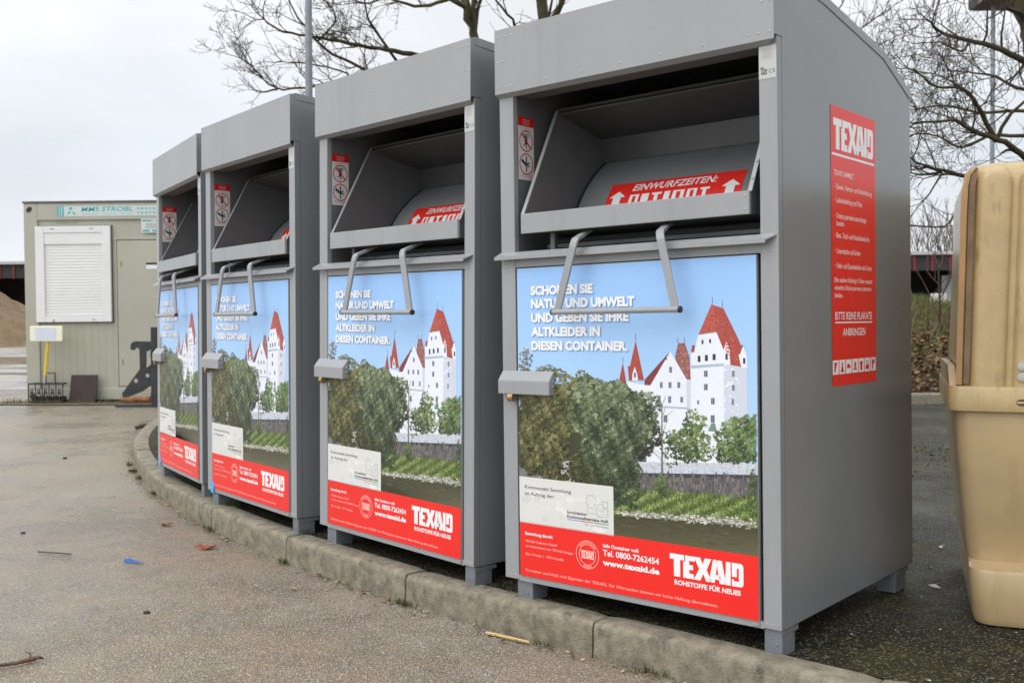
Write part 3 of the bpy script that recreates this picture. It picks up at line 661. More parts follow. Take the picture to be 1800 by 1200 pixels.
POSE = [((-0.025, 3.9529, -0.9892), (-40.4647, -0.5833, 0.2824)), ((-0.9276, 4.924, -0.9756), (-47.6779, 0.3637, -0.0774)),
        ((-1.7801, 5.9738, -0.9778), (-51.8829, 0.0123, -0.0022)), ((-2.4637, 7.1073, -0.9806), (-58.2627, -0.3074, -0.1895))]
CLAB = ['nearest grey steel clothes container, its side wall with a tall red sign in full view',
        'grey clothes container second from the camera, directly behind the nearest one',
        'grey clothes container third from the camera, its poster corner stuck with blue tape',
        'farthest grey clothes container, beside the beige site cabin at the end of the row']
def copy_tree(o, parent=None, skip=()):
    c = o.copy(); COL.objects.link(c); c.parent = parent
    for ch in list(o.children):
        if ch not in skip: copy_tree(ch, c, skip)
    return c
roots = []
for i, ((x, y, z), (yaw, lean, nod)) in enumerate(POSE):
    r_ = root0 if i == 0 else copy_tree(root0, None, (side_sign,))
    eu = Euler((R(nod), R(lean), R(yaw)))
    r_.rotation_euler = eu
    r_.location = Vector((x, y, z + 1.19)) + eu.to_matrix() @ Vector((0, 0, -0.08))
    tag(r_, CLAB[i], 'clothes container', 'clothes containers in a row on the kerbed island'); roots.append(r_)
for r_ in roots[2:]:
    b = MB(); b.add([(0.06, -0.0065, 0.012), (0.1, -0.0068, 0.016), (0.105, -0.0068, 0.052), (0.08, -0.0075, 0.06), (0.058, -0.0066, 0.05), (0.05, -0.006, 0.03)], [(0, 1, 2, 3, 4, 5)])
    b.prism([(0.062, -0.01), (0.1, -0.008), (0.095, 0.03), (0.06, 0.02)], 'y', -0.0085, -0.0062)
    b.build('blue_tape', bluetape, r_, loc=L0)

# ------------------------------------------------------------------ ground
def asphalt(name, base, base2, stone, wet_lo, wet_hi, rough_dry, rough_wet, sscale=85.0, patch=None, bump=0.6, silt=None):
    m = bpy.data.materials.new(name); m.use_nodes = True; t = m.node_tree; p = t.nodes['Principled BSDF']; L = t.links.new
    tcx = t.nodes.new('ShaderNodeTexCoord')
    def noise(sc, det=6, ro=0.6):
        n = t.nodes.new('ShaderNodeTexNoise'); n.inputs['Scale'].default_value = sc; n.inputs['Detail'].default_value = det; n.inputs['Roughness'].default_value = ro
        L(tcx.outputs['Object'], n.inputs['Vector']); return n.outputs[0]
    def rng_(x, a, b_, c=0.0, d=1.0):
        n = t.nodes.new('ShaderNodeMapRange'); n.inputs[1].default_value = a; n.inputs[2].default_value = b_; n.inputs[3].default_value = c; n.inputs[4].default_value = d
        L(x, n.inputs[0]); return n.outputs[0]
    def mix(f, a, b_):
        n = t.nodes.new('ShaderNodeMix'); n.data_type = 'RGBA'; L(f, n.inputs[0])
        for k, s_ in ((6, a), (7, b_)):
            if isinstance(s_, tuple): n.inputs[k].default_value = (*s_, 1)
            else: L(s_, n.inputs[k])
        return n.outputs[2]
    def math_(op, a, b_):
        n = t.nodes.new('ShaderNodeMath'); n.operation = op
        for k, s_ in ((0, a), (1, b_)):
            if isinstance(s_, (int, float)): n.inputs[k].default_value = s_
            else: L(s_, n.inputs[k])
        return n.outputs[0]
    col = mix(rng_(math_('ADD', math_('MULTIPLY', noise(0.9), .65), math_('MULTIPLY', noise(6.5, 6, .65), .35)), 0.36, 0.64), base, base2)
    if silt:
        col = mix(math_('MULTIPLY', rng_(math_('ADD', noise(silt[1], 6, .65), math_('MULTIPLY', noise(silt[1] * 7, 4, .6), .25)), silt[2], silt[2] + .13), silt[3]), col, silt[0])
    damp = rng_(math_('ADD', math_('MULTIPLY', noise(0.62, 5, .6), .8), math_('MULTIPLY', noise(5.0, 5, .6), .2)), 0.51, 0.58)
    col = mix(math_('MULTIPLY', damp, 0.45), col, tuple(c * .62 for c in base))
    vo = t.nodes.new('ShaderNodeTexVoronoi'); vo.inputs['Scale'].default_value = sscale; L(tcx.outputs['Object'], vo.inputs['Vector'])
    sepc = t.nodes.new('ShaderNodeSeparateColor'); L(vo.outputs['Color'], sepc.inputs[0])
    vo2 = t.nodes.new('ShaderNodeTexVoronoi'); vo2.inputs['Scale'].default_value = sscale * 2.3; L(tcx.outputs['Object'], vo2.inputs['Vector'])
    sepd = t.nodes.new('ShaderNodeSeparateColor'); L(vo2.outputs['Color'], sepd.inputs[0])
    grit = noise(1.3, 5, 0.6)
    wet = math_('ADD', math_('MULTIPLY', noise(0.55, 4, 0.55), 1.0), math_('MULTIPLY', noise(3.5, 5, .6), 0.3))
    if patch:   # wetter away from the kerb, along a ground direction
        sx = t.nodes.new('ShaderNodeSeparateXYZ'); L(tcx.outputs['Object'], sx.inputs[0])
        lin_ = math_('ADD', math_('ADD', math_('MULTIPLY', sx.outputs[0], patch[0]), math_('MULTIPLY', sx.outputs[1], patch[1])), patch[2])
        wet = math_('ADD', wet, math_('MINIMUM', math_('MAXIMUM', lin_, -0.35), 0.35))
    w = rng_(wet, wet_lo, wet_hi)
    dryness = math_('SUBTRACT', 1.0, w)
    # stones
    pick = rng_(sepc.outputs[0], 0.50, 0.60)
    pick = math_('MULTIPLY', pick, rng_(vo.outputs['Distance'], 0.55, 0.35))
    stonec = mix(sepc.outputs[1], stone[0], stone[1])
    col = mix(math_('MULTIPLY', pick, rng_(grit, 0.25, 0.6, 0.5, 0.95)), col, stonec)
    dk = math_('MULTIPLY', rng_(sepd.outputs[0], 0.58, 0.66), 0.58)
    col = mix(dk, col, tuple(c * 0.35 for c in base))
    lt = math_('MULTIPLY', rng_(sepd.outputs[1], 0.86, 0.9), 0.7)
    col = mix(lt, col, stone[2])
    dkw = t.nodes.new('ShaderNodeMix'); dkw.data_type = 'RGBA'; L(math_('MULTIPLY', w, 0.25), dkw.inputs[0]); L(col, dkw.inputs[6]); dkw.inputs[7].default_value = (*[c * .8 for c in base2], 1)
    L(dkw.outputs[2], p.inputs['Base Color'])
    L(math_('SUBTRACT', rng_(w, 0, 1, rough_dry, rough_wet), math_('MULTIPLY', damp, 0.14)), p.inputs['Roughness'])
    p.inputs['Specular IOR Level'].default_value = 0.5
    bp = t.nodes.new('ShaderNodeBump'); bp.inputs['Distance'].default_value = 0.006
    L(math_('MULTIPLY', rng_(w, 0, 1, 1.0, 0.4), bump), bp.inputs['Strength'])
    h = math_('ADD', math_('MULTIPLY', vo.outputs['Distance'], -0.7), math_('MULTIPLY', noise(160, 3, .6), 0.6))
    h = math_('ADD', h, math_('MULTIPLY', noise(9, 3, .5), 0.8))
    L(h, bp.inputs['Height']); L(bp.outputs[0], p.inputs['Normal'])
    return m
ST = (lin(150, 128, 100), lin(122, 116, 112), lin(206, 198, 184))
road_m = asphalt('road_asphalt', (0.135, 0.110, 0.076), (0.31, 0.278, 0.222), ST, 0.50, 0.82, 0.80, 0.36, 122, patch=(-0.22, 0.0, -0.33), bump=0.9, silt=((0.27, 0.20, 0.12), 0.75, 0.58, 0.65))
isl_m = asphalt('island_asphalt', (0.009, 0.0075, 0.005), (0.030, 0.027, 0.016), (lin(50, 46, 36), lin(66, 64, 54), lin(120, 116, 100)), 0.5, 0.85, 0.9, 0.45, 70, bump=1.0, silt=((0.050, 0.048, 0.010), 1.7, 0.60, 0.75))
isl_m.node_tree.nodes['Principled BSDF'].inputs['Specular IOR Level'].default_value = 0.2
def sheet(name, pts, z, m):
    b = MB(); b.add([(x, y, z) for x, y in pts], [list(range(len(pts)))]); o = b.build(name, m); tag(o, kind='structure'); return o
sheet('road', [(-400, -40), (400, -40), (400, 700), (-400, 700)], 0.0, road_m)
apron_m = asphalt('apron_concrete', (0.30, 0.285, 0.26), (0.42, 0.405, 0.38), (lin(150, 145, 135), lin(170, 166, 158), lin(200, 198, 190)), 0.4, 0.75, 0.65, 0.22, 40)
sheet('concrete_apron', [(-60, 17.9), (-1, 17.9), (-1, 50), (-60, 50)], 0.004, apron_m)
mud_m = mat('puddle_water', (0.16, 0.12, 0.075), 0.16, 0.0, var=0.3, vscale=0.7, spec=0.4)
def puddle(pts, z=0.008):
    o = sheet('puddle', pts, z, mud_m)
def rag(cx, cy, rx, ry, n=40, seed=1):
    r_ = random.Random(seed); ph = [r_.uniform(0, 6.28) for _ in range(4)]
    return [(cx + rx * math.cos(a) * (1 + .12 * math.sin(3 * a + ph[0]) + .06 * math.sin(7 * a + ph[1])), cy + ry * math.sin(a) * (1 + .12 * math.sin(2 * a + ph[2]) + .08 * math.sin(5 * a + ph[3]))) for a in [2 * math.pi * k / n for k in range(n)]]
puddle(rag(-22, 31.5, 14, 3.4, seed=2)); puddle(rag(-13.5, 23.6, 4.2, 0.55, seed=3))

# kerb path (front bottom line on the road)
KP = [(3.1, 0.95), (2.4, 1.66), (1.64, 2.38), (1.06, 2.895), (0.785, 3.14), (0.531, 3.37), (0.302, 3.57), (-0.067, 3.905), (-0.44, 4.255), (-1.11, 5.005), (-1.78, 5.90), (-2.38, 6.88), (-2.75, 7.6),
      (-3.02, 8.2), (-3.3, 8.9), (-3.58, 9.75), (-3.84, 10.8), (-3.93, 11.5), (-3.8, 12.2), (-3.35, 12.75), (-2.6, 13.0), (-1.6, 13.05)]
def catmull(P, n=14):
    out_ = []
    for i in range(len(P) - 1):
        p0 = Vector(P[max(i - 1, 0)]); p1 = Vector(P[i]); p2 = Vector(P[i + 1]); p3 = Vector(P[min(i + 2, len(P) - 1)])
        for k in range(n):
            t = k / n
            out_.append(0.5 * ((2 * p1) + (p2 - p0) * t + (2 * p0 - 5 * p1 + 4 * p2 - p3) * t * t + (3 * p1 - p0 - 3 * p2 + p3) * t ** 3))
    out_.append(Vector(P[-1])); return out_
KC = catmull(KP); KS = [0.0]
for i in range(1, len(KC)): KS.append(KS[-1] + (KC[i] - KC[i - 1]).length)
def kat(s):
    s = min(max(s, 0), KS[-1] - 1e-6); i = max(0, int(np.searchsorted(KS, s, 'right')) - 1); t = (s - KS[i]) / (KS[i + 1] - KS[i])
    p = KC[i].lerp(KC[i + 1], t)
    j0, j1 = max(0, i - 6), min(len(KC) - 1, i + 7); d = (KC[j1] - KC[j0]).normalized()
    return p, d, Vector((d.y, -d.x))
# the path runs right to left: the island lies on its right-hand side (d.y,-d.x)
kerb_m = mat('kerb_concrete', (0.145, 0.129, 0.094), 0.85, 0, var=0.22, vscale=20, bump=1.0, bscale=130, col2=(0.275, 0.247, 0.182), stain=((0.066, 0.062, 0.052), 0.56, 0.70, 11, .8))
s0 = min(range(len(KC)), key=lambda i: (KC[i] - Vector((0.29, 3.58))).length); s0 = KS[s0]
joints = [s0 + k for k in range(-4, 14)]; joints = [j for j in joints if 0 <= j <= KS[-1] - 0.3]
KH = 0.135
prof = [(0.006, -0.05), (0.003, 0.0), (0.0, 0.05), (0.0, 0.108), (0.002, 0.121), (0.008, 0.130), (0.018, KH), (0.06, KH + .001), (0.108, KH), (0.122, 0.130), (0.127, 0.12), (0.128, -0.05)]
KLAB = {-3: 'kerb stone reaching toward the beige bin, past the right front corner of the nearest container', -2: 'kerb stone at the bottom right corner of the photo, closest to the camera',
  -1: 'pale kerb stone below the right half of the nearest container, by its right front leg', 0: 'blotchy kerb stone below the left half of nearest container, straw lying at its foot',
  1: 'kerb stone below the poster of the second container', 2: 'kerb stone below the gap between the second and third containers', 3: 'kerb stone running below the poster of the third container',
  4: 'kerb stone below the poster of the farthest container', 5: 'kerb stone just past the left foot of the farthest container', 6: 'curved kerb stone with grass tufts at its foot, left of the farthest container',
  7: 'kerb stone second from the far end of the visible curve, beside the farthest container', 8: 'small farthest kerb stone where the curve vanishes behind the farthest container',
  9: 'kerb stone turning the far corner of the island behind the farthest container', 10: 'kerb stone along the back of the island behind the farthest container'}
nz = random.Random(3)
for k0 in range(-3, 11):
    a, c = s0 + k0, s0 + k0 + 1
    if a < 0 or c > KS[-1]: continue
    b = MB(); nseg = 16; vs = []; dz = nz.uniform(-.004, .004)
    for k in range(nseg + 1):
        p, d, n = kat(a + 0.004 + (c - a - 0.008) * k / nseg)
        for q, (o_, z) in enumerate(prof):
            if k in (0, nseg) and 2 <= q <= 9: z -= 0.006; o_ += 0.005 if q < 6 else -0.002
            jz = nz.uniform(-.0008, .0008); vs.append((p.x + n.x * (o_ + jz), p.y + n.y * (o_ + jz), z + dz + nz.uniform(-.0006, .0006)))
    m_ = len(prof)
    fs = [[k * m_ + q, k * m_ + q + 1, (k + 1) * m_ + q + 1, (k + 1) * m_ + q] for k in range(nseg) for q in range(m_ - 1)]
    fs += [list(range(m_)), list(range((nseg + 1) * m_ - 1, nseg * m_ - 1, -1))]
    b.add(vs, fs); tag(b.build('kerb_stone', kerb_m, smooth=True), KLAB[k0], 'kerb stone', 'kerb stones edging the island')

# island surface inside the kerb
isl = []
for k in range(0, 400):
    s = KS[-1] * k / 399; p, d, n = kat(s); isl.append((p.x + n.x * 0.126, p.y + n.y * 0.126))
isl += [(16, 13.15), (16, -2), (5.2, -2)]
sheet('pavement', isl, 0.126, isl_m)
b = MB(); b.box(-1.6, 16, 13.15, 13.42, 0.0, 0.245, bev=0.02); tag(b.build('kerb', kerb_m), kind='structure')

# ------------------------------------------------------------------ site cabin (left background)
cab_m = mat('cabin_paint', (0.385, 0.378, 0.308), 0.5, 0, var=0.06, vscale=1.2, stain=((0.36, 0.34, 0.25), 0.55, 0.8, 2.2, 0.25), bump=0.03, bscale=60)
shut_m = mat('shutter_white', (0.72, 0.72, 0.72), 0.45, var=0.03, vscale=3)
CB = thing('site_cabin', 'beige site cabin with a white roller shutter and teal lettering, left of the clothes containers', 'site cabin', (-7.19, 15.15, 0), (0, R(-0.5), 0))
W_, D_, Hh = 6.0, 2.4, 2.94
b = MB()
b.box(0.02, W_ - 0.02, 0.03, D_, 0.12, Hh - 0.1)
nrib = 60
b.build('wall', cab_m, CB)
b = MB()
b.box(0, 0.2, 0.0, 0.2, 0.0, Hh, bev=0.01); b.box(W_ - .2, W_, 0.0, 0.2, 0.0, Hh, bev=0.01); b.box(0.2, W_ - .2, 0.0, 0.15, Hh - 0.25, Hh, bev=0.01); b.box(0.2, W_ - .2, 0.0, 0.15, 0.03, 0.2, bev=0.01)
b.box(0, 0.2, 0.2, D_, Hh - .2, Hh - 0.002); b.box(0, .2, 0.2, D_, 0.0, .2)
b.box(0.2, W_ - .2, 0.02, 0.035, 0.2, 0.225)
fr = b.build('frame', cab_m, CB)
b = MB(); b.box(-.01, W_ + .01, -.012, D_ + .01, Hh + .002, Hh + .03); b.build('roof', mat('cabin_roof', (.10, .10, .095), .6, var=.2), CB)
b = MB(); b.tube([(0.085, -0.004, Hh - .09), (0.085, 0.02, Hh - .09)], .035, 12, sx=1.4); b.tube([(0.09, -0.004, .09), (0.09, 0.02, .09)], .035, 12, sx=1.4); b.build('corner_casting', dark, fr)
b = MB()
for k in range(42): b.box(1.44 + k * .108, 1.452 + k * .108, 0.0275, 0.031, .225, 2.3)
for k in range(11): b.box(0.3 + k * .108, .312 + k * .108, .0275, .031, .225, 1.15)
b.build('wall_rib', cab_m, CB); bpy.data.objects['wall_rib']['kind'] = 'stuff'
b = MB(); b.box(.165, 1.298, .012, .03, 1.172, 2.61); b.build('window_recess', mat('recess_edge', (.08, .078, .06), .7), CB)
b = MB()
b.box(.175, .305, -.03, .02, 1.185, 2.6, bev=.006); b.box(1.16, 1.285, -.03, .02, 1.185, 2.6, bev=.006); b.box(.305, 1.16, -.029, .02, 1.185, 1.275, bev=.006); b.box(.305, 1.16, -.029, .02, 2.5, 2.6, bev=.006)
b.box(.305, 1.16, -.02, .02, 2.33, 2.5, bev=.006)
wf = b.build('window', shut_m, CB)
b = MB()
for k in range(24):
    z = 1.278 + k * .0438
    b.prism([(.012, z), (-.002, z + .0005), (-.005, z + .010), (-.005, z + .034), (-.002, z + .043), (.012, z + .0436)], 'x', .305, 1.16)
b.build('roller_shutter', shut_m, wf)
b = MB(); b.box(.40, .46, -.0325, -.03, 2.555, 2.567); b.box(.98, 1.04, -.0325, -.03, 2.555, 2.567); b.box(.42, .44, -.035, -.028, 1.19, 1.225); b.box(1.0, 1.05, -.0325, -.03, 1.212, 1.222); b.build('window_latch', mat('latch_grey', (.28, .28, .27), .5), wf)
b = MB()
for k in range(4): b.box(.46, .76, .018, .031, 2.655 + k * .018, 2.665 + k * .018)
b.build('vent', cab_m, CB)
b = MB(); b.box(1.37, 2.27, .005, .03, .23, 2.38, bev=.006); dr = b.build('door', cab_m, CB)
b = MB(); b.box(1.33, 2.31, .0, .03, 2.395, 2.42); b.box(1.345, 1.362, .004, .03, .23, 2.395); b.build('door_frame', cab_m, dr)
b = MB(); b.box(1.42, 1.432, -.004, .006, 2.0, 2.08); b.box(1.42, 1.432, -.004, .006, .55, .63); b.build('hinge', mat('hinge_grey', (.25, .25, .2), .5), dr)
b = MB(); b.box(1.80, 1.96, .0, .0045, 2.02, 2.05, 1); b.box(1.80, 1.96, .0, .0045, 1.955, 2.018, 0); b.build('door_plate', [shut_m, dark], dr)
TEAL = lin(62, 165, 172)
cs = Print(lambda u, v, l: (u, -0.002 - l, v), 0.001)
cs.rect(.60, 2.35, 2.745, 2.895, lin(196, 204, 200), 0)
cs.rect(.50, .60, 2.745, 2.895, TEAL, 0); cs.rect(.525, .535, 2.745, 2.895, lin(196, 204, 200), 1); cs.rect(.56, .575, 2.745, 2.895, lin(196, 204, 200), 1)
cs.disc(.70, 2.86, .028, .022, TEAL, 1, 8); cs.poly([(.64, 2.77), (.70, 2.79), (.69, 2.83)], TEAL, 1); cs.poly([(.73, 2.82), (.79, 2.77), (.73, 2.775)], TEAL, 1)
cs.text('MMS STROBL', .855, 1.62, 2.815, .066, TEAL, 1, .02, .18)
cs.text('Container · Kabinen · Verleih', .87, 1.62, 2.768, .022, lin(120, 180, 184), 1)
for r0, v in enumerate((2.835, 2.775)):
    u = 1.68
    while u < 2.28:
        w = .045 if int(u * 50) % 3 else .03
        cs.rect(u, u + w, v, v + .03, lin(120, 178, 182), 1); u += w + .02
cs.rect(1.74, 2.3, 2.49, 2.70, lin(200, 204, 200), 0); cs.text('MMS STROBL', 1.76, 2.22, 2.655, .03, TEAL, 1, .015)
for k in range(4): cs.rect(1.8, 2.1 - .05 * (k % 2), 2.56 + k * .02, 2.567 + k * .02, lin(130, 130, 130), 1)
cs.rect(1.76, 2.25, 2.505, 2.535, TEAL, 1); cs.rect(1.86, 1.9, 2.505, 2.535, lin(200, 204, 200), 2); cs.rect(2.0, 2.04, 2.505, 2.535, lin(200, 204, 200), 2)
cs.build('cabin_sign', printm, CB)

# notice board on a yellow post
NBt = thing('notice_board', 'white notice board on a leaning yellow post in front of the site cabin', 'notice board', (-6.86, 14.95, 0))
b = MB(); b.tube([(0, 0, 0.0), (.035, 0, .42)], .017, 8, 1); b.tube([(.035, 0, .42), (.085, 0, .98)], .021, 8, 0); b.build('post', [mat('yellow_paint', lin(225, 190, 30), .45, var=.08), mat('post_steel', (.45, .45, .44), .4, .5)], NBt, smooth=True)
b = MB(); b.box(-.165, .31, -.045, -.022, .91, 1.135, bev=.012); b.build('board', mat('board_cream', lin(232, 230, 205), .4), NBt)
b = MB(); b.box(-.085, .22, -.0475, -.0455, .935, 1.11); b.build('paper', mat('paper', lin(205, 210, 225), .6, var=.03, vscale=20), NBt)
# wire planter
PLt = thing('wire_planter', 'black wrought iron planter with scrolls at the foot of the site cabin', 'planter', (-7.05, 14.9, 0))
wi = mat('black_iron', (.018, .018, .018), .5)
b = MB()
for z in (.03, .29): b.tube([(0, 0, z), (.5, 0, z), (.46, .22, z), (.04, .22, z), (0, 0, z)], .011, 6)
for k in range(5):
    cx = .05 + k * .1
    for s_ in (1, -1):
        b.tube([(cx + s_ * .03 * math.cos(a) * (1 - a / 12), -.004, .16 + .12 * (a / 6.5 - .5) + .03 * math.sin(a)) for a in [q * .5 for q in range(14)]], .007, 5)
    b.tube([(cx - .05, 0, .02), (cx - .05, 0, .3)], .008, 5)
b.tube([(.5, 0, .02), (.5, 0, .3)], .008, 5)
for xx in (.17, .3): b.tube([(xx, .2, .28), (xx, .2, .44)], .008, 5)
b.tube([(.17, .2, .44), (.3, .2, .44)], .008, 5)
b.build('wire_frame', wi, PLt)
b = MB(); b.box(.03, .47, .02, .2, .012, .1, bev=.01); b.build('soil', mat('soil', (.03, .024, .016), .9, var=.4, vscale=20), PLt)
b = MB(); b.box(0, .39, 0, .018, 0, .425, bev=.002, M=Matrix.Translation((-6.5, 14.98, 0)) @ Matrix.Rotation(R(-14), 4, 'X'))
tag(b.build('brown_panel', mat('brown_board', lin(46, 30, 27), .65, var=.2, vscale=5)), 'dark brown square board leaning against the site cabin wall', 'board')
# dark steel hook attachment
hkm = mat('dark_steel', (.035, .037, .04), .5, .2, var=.3, vscale=8)
HK = thing('hook_attachment', 'dark grey steel attachment with a curved hook and two holes, standing beside the farthest container', 'machine attachment', (-5.5, 14.3, 0), (0, 0, R(4)))
s_ = 14.3 / 15.15
def hk(x, z): return ((x + 5.82) * s_ , z * s_ + (1 - s_) * 1.19)
oz = -5.82 * s_ + 5.5
def HP(l): return [(oz + (x + 5.82) * s_, 1.19 + (z - 1.19) * s_) for x, z in l]
plate = [(-5.658, .784), (-5.65, .86), (-5.62, .895), (-5.575, .905), (-5.36, .90), (-5.36, .80), (-5.386, .765), (-5.43, .75), (-5.433, .5), (-5.36, .56), (-5.30, .58), (-5.30, .30), (-5.487, .16), (-5.703, .075), (-5.772, .072), (-5.785, .13), (-5.521, .493), (-5.527, .78), (-5.55, .81), (-5.585, .80), (-5.60, .77)]
bm = bmesh.new()
ov = [bm.verts.new((x, 0, z)) for x, z in HP(plate)]; ee = [bm.edges.new((ov[i], ov[(i + 1) % len(ov)])) for i in range(len(ov))]
for hx, hz, hr in ((-5.585, .32, .032), (-5.415, .395, .03)):
    (cx, cz), = HP([(hx, hz)]); hv = [bm.verts.new((cx + hr * math.cos(2 * math.pi * k / 14), 0, cz + hr * math.sin(2 * math.pi * k / 14))) for k in range(14)]
    ee += [bm.edges.new((hv[i], hv[(i + 1) % 14])) for i in range(14)]
bmesh.ops.triangle_fill(bm, edges=ee, use_beauty=True)
r_ = bmesh.ops.extrude_face_region(bm, geom=list(bm.faces)); bmesh.ops.translate(bm, vec=(0, .03, 0), verts=[v for v in r_['geom'] if isinstance(v, bmesh.types.BMVert)])
b = MB(); b.bm(bm); b.build('hook_plate', hkm, HK)
(x0, _), (x1, z1) = HP([(-5.345, 0), (-5.25, 1.115)])
b = MB(); b.box(x0, x1, -.06, .02, 0, z1, bev=.008); b.box(x0 + .34, x0 + .43, -.04, .04, 0, z1, bev=.008); b.box(x0 - .02, x0 + .45, .0, .05, z1 * .62, z1 * .7); b.box(x0 - .02, x0 + .45, .0, .05, .12, .2)
b.build('upright', hkm, HK)
b = MB(); b.box(x0 - .5, x0 + .05, -.03, .05, 0, .035, bev=.006); b.build('skid', hkm, HK)
orm = mat('orange_paint', lin(225, 90, 25), .5, var=.15)
b = MB(); b.tube([(x1 + .035, -.02, .12), (x1 + .035, .05, .12)], .06, 16); b.build('orange_roller', orm, HK, smooth=True)
b = MB(); b.box(x1 + .0, x1 + .012, -.05, -.02, .2, 1.0); b.build('orange_edge', mat('rust_orange', lin(110, 42, 30), .6), HK)
b = MB(); b.tube([(-5.72, 15.0, .05), (-5.3, 14.95, .06)], .045, 8); tag(b.build('rusty_pipe', mat('rust', lin(150, 98, 60), .8, var=.3, vscale=15), smooth=True), 'rust brown pipe lying on the ground behind the dark hook attachment', 'pipe')

# ------------------------------------------------------------------ long storage hall, wood chip pile, verge
HA = thing('storage_hall', 'long low dark storage hall with a pale roof edge behind the yard', 'hall', (-34, 60.5, 0), (0, 0, R(-8.1)))
hl = 70.0
b = MB(); b.box(0, hl, 6.0, 6.3, 0, 4.3); b.box(0, .3, .3, 6, 0, 4.3); b.box(hl - .3, hl, .3, 6, 0, 4.3); b.build('wall', mat('hall_wall', (.028, .028, .03), .8, var=.35, vscale=.4), HA)
b = MB(); b.box(36, hl - .35, 1.6, 1.8, .0, 2.6); b.build('front_wall', mat('hall_front', (.045, .045, .047), .8, var=.2, vscale=.6), HA)
b = MB(); b.box(-.4, hl + .4, -.3, 6.6, 4.55, 4.72); b.build('roof', mat('hall_roof', (.42, .43, .44), .5, var=.06), HA)
b = MB(); b.box(-.2, hl + .2, -.1, 0.1, 3.75, 4.53); b.build('fascia', mat('hall_fascia', (.022, .02, .02), .7, var=.3), HA)
rdm = mat('red_steel', lin(125, 36, 34), .6)
for k in range(78):
    xx = 1.5 + k * .88
    if 1.5 < xx < 13 or 55 < xx < 69:
        b = MB(); b.box(xx, xx + .1, -.16, -.101, 3.72, 4.54); b.build('red_strut', rdm, HA)
b = MB(); b.box(57.0, 59.6, 1.5, 1.6, 2.2, 3.55); wn = b.build('window', mat('hall_window', (.36, .38, .40), .2, var=.05), HA)
b = MB(); b.box(58.75, 58.85, 1.47, 1.5, 2.2, 3.55); b.build('mullion', dark, wn)
b = MB(); b.add([(7.0, 5.9, 3.0), (8.9, 5.9, 2.45), (7.0, 5.9, 2.45)], [(0, 1, 2)]); b.build('gap_light_patch', mat('gap_light', (.7, .72, .74), .8), HA)  # pale triangle on the back wall: daylight through a gap, painted as colour

def mound(name, cx, cy, rx, ry, h, m, label, cat, seed, n=44, z0=0.0, rough=.1, kind=None, pw=1.0):
    r_ = random.Random(seed); ph = [r_.uniform(0, 6.28) for _ in range(8)]
    vs = []; fs = []
    for i in range(n + 1):
        for j in range(n + 1):
            u, v = i / n * 2 - 1, j / n * 2 - 1
            d = math.sqrt(u * u + v * v + .02) - .03; z = max(0.0, 1 - d) ** pw
            z = z * h * (1 + .12 * math.sin(5 * u + ph[0]) * math.cos(4 * v + ph[1])) + (rough * (math.sin(13 * u + ph[2]) * math.sin(11 * v + ph[3]) * .5 + r_.uniform(-.5, .5)) if z > 0 else -.05)
            vs.append((cx + u * rx, cy + v * ry, z0 + z))
    for i in range(n):
        for j in range(n): fs.append([i * (n + 1) + j, (i + 1) * (n + 1) + j, (i + 1) * (n + 1) + j + 1, i * (n + 1) + j + 1])
    b = MB(); b.add(vs, fs); o = b.build(name, m, smooth='all')
    if kind: tag(o, kind=kind)
    else: tag(o, label, cat)
    return o
chip = mat('wood_chips', (.16, .112, .062), .9, 0, var=.35, vscale=1.6, col2=(.24, .168, .095), bump=.8, bscale=9, stain=((.09, .06, .035), .55, .7, 4, 1))
mound('wood_chip_pile', -30.0, 52, 7.3, 7, 5.4, chip, 'large brown pile of wood chips in front of the hall at the left edge', 'wood chip pile', 4, rough=.16)
mound('earth_heap', 19.0, 40, 7, 5, 3.0, mat('bare_earth', (.20, .13, .07), .9, 0, var=.3, vscale=2, bump=.6, bscale=10), 'light brown earth heap behind the grassy mound on the right', 'earth heap', 9, rough=.12)
bank_m = mat('bank_soil', (.060, .043, .024), .95, 0, var=.4, vscale=3, col2=(.11, .075, .04), bump=.8, bscale=20)
mound('verge_bank', 5.3, 17.6, 6.0, 4.1, 1.75, bank_m, None, None, 6, rough=.05, z0=.1, kind='structure', pw=.75)
def bank_z(x, y):
    d = math.sqrt(((x - 5.3) / 6.0) ** 2 + ((y - 17.6) / 4.1) ** 2); return .1 + 1.75 * max(0, 1 - d) ** .75
# grass on the bank's top and fallen leaves below: ground cover
gm = mat('grass_blades', (1, 1, 1), .7, attr='Col')
b = MB(); r2 = random.Random(11)
for i in range(9000):
    x, y = r2.uniform(4.6, 8.2), r2.uniform(14.2, 18.2)
    z = bank_z(x, y)
    if z < .72 + r2.gauss(0, .12) + (x - 6.1) * .25: continue
    h = r2.uniform(.08, .22); a = r2.uniform(0, 6.28); lx, ly = r2.uniform(-.1, .1), r2.uniform(-.12, .06); w = .012
    t = r2.random(); c = mixc((.04, .085, .012), (.13, .20, .03), t) if r2.random() < .85 else (.20, .16, .07)
    b.add([(x - w * math.cos(a), y - w * math.sin(a), z - .02), (x + w * math.cos(a), y + w * math.sin(a), z - .02), (x + lx, y + ly, z + h)], [(0, 1, 2)], c)
tag(b.build('grass', gm, colattr=True, normals=False), kind='stuff')
b = MB()
LC = [(.17, .075, .03), (.22, .12, .055), (.10, .05, .025), (.26, .18, .10), (.13, .10, .04)]
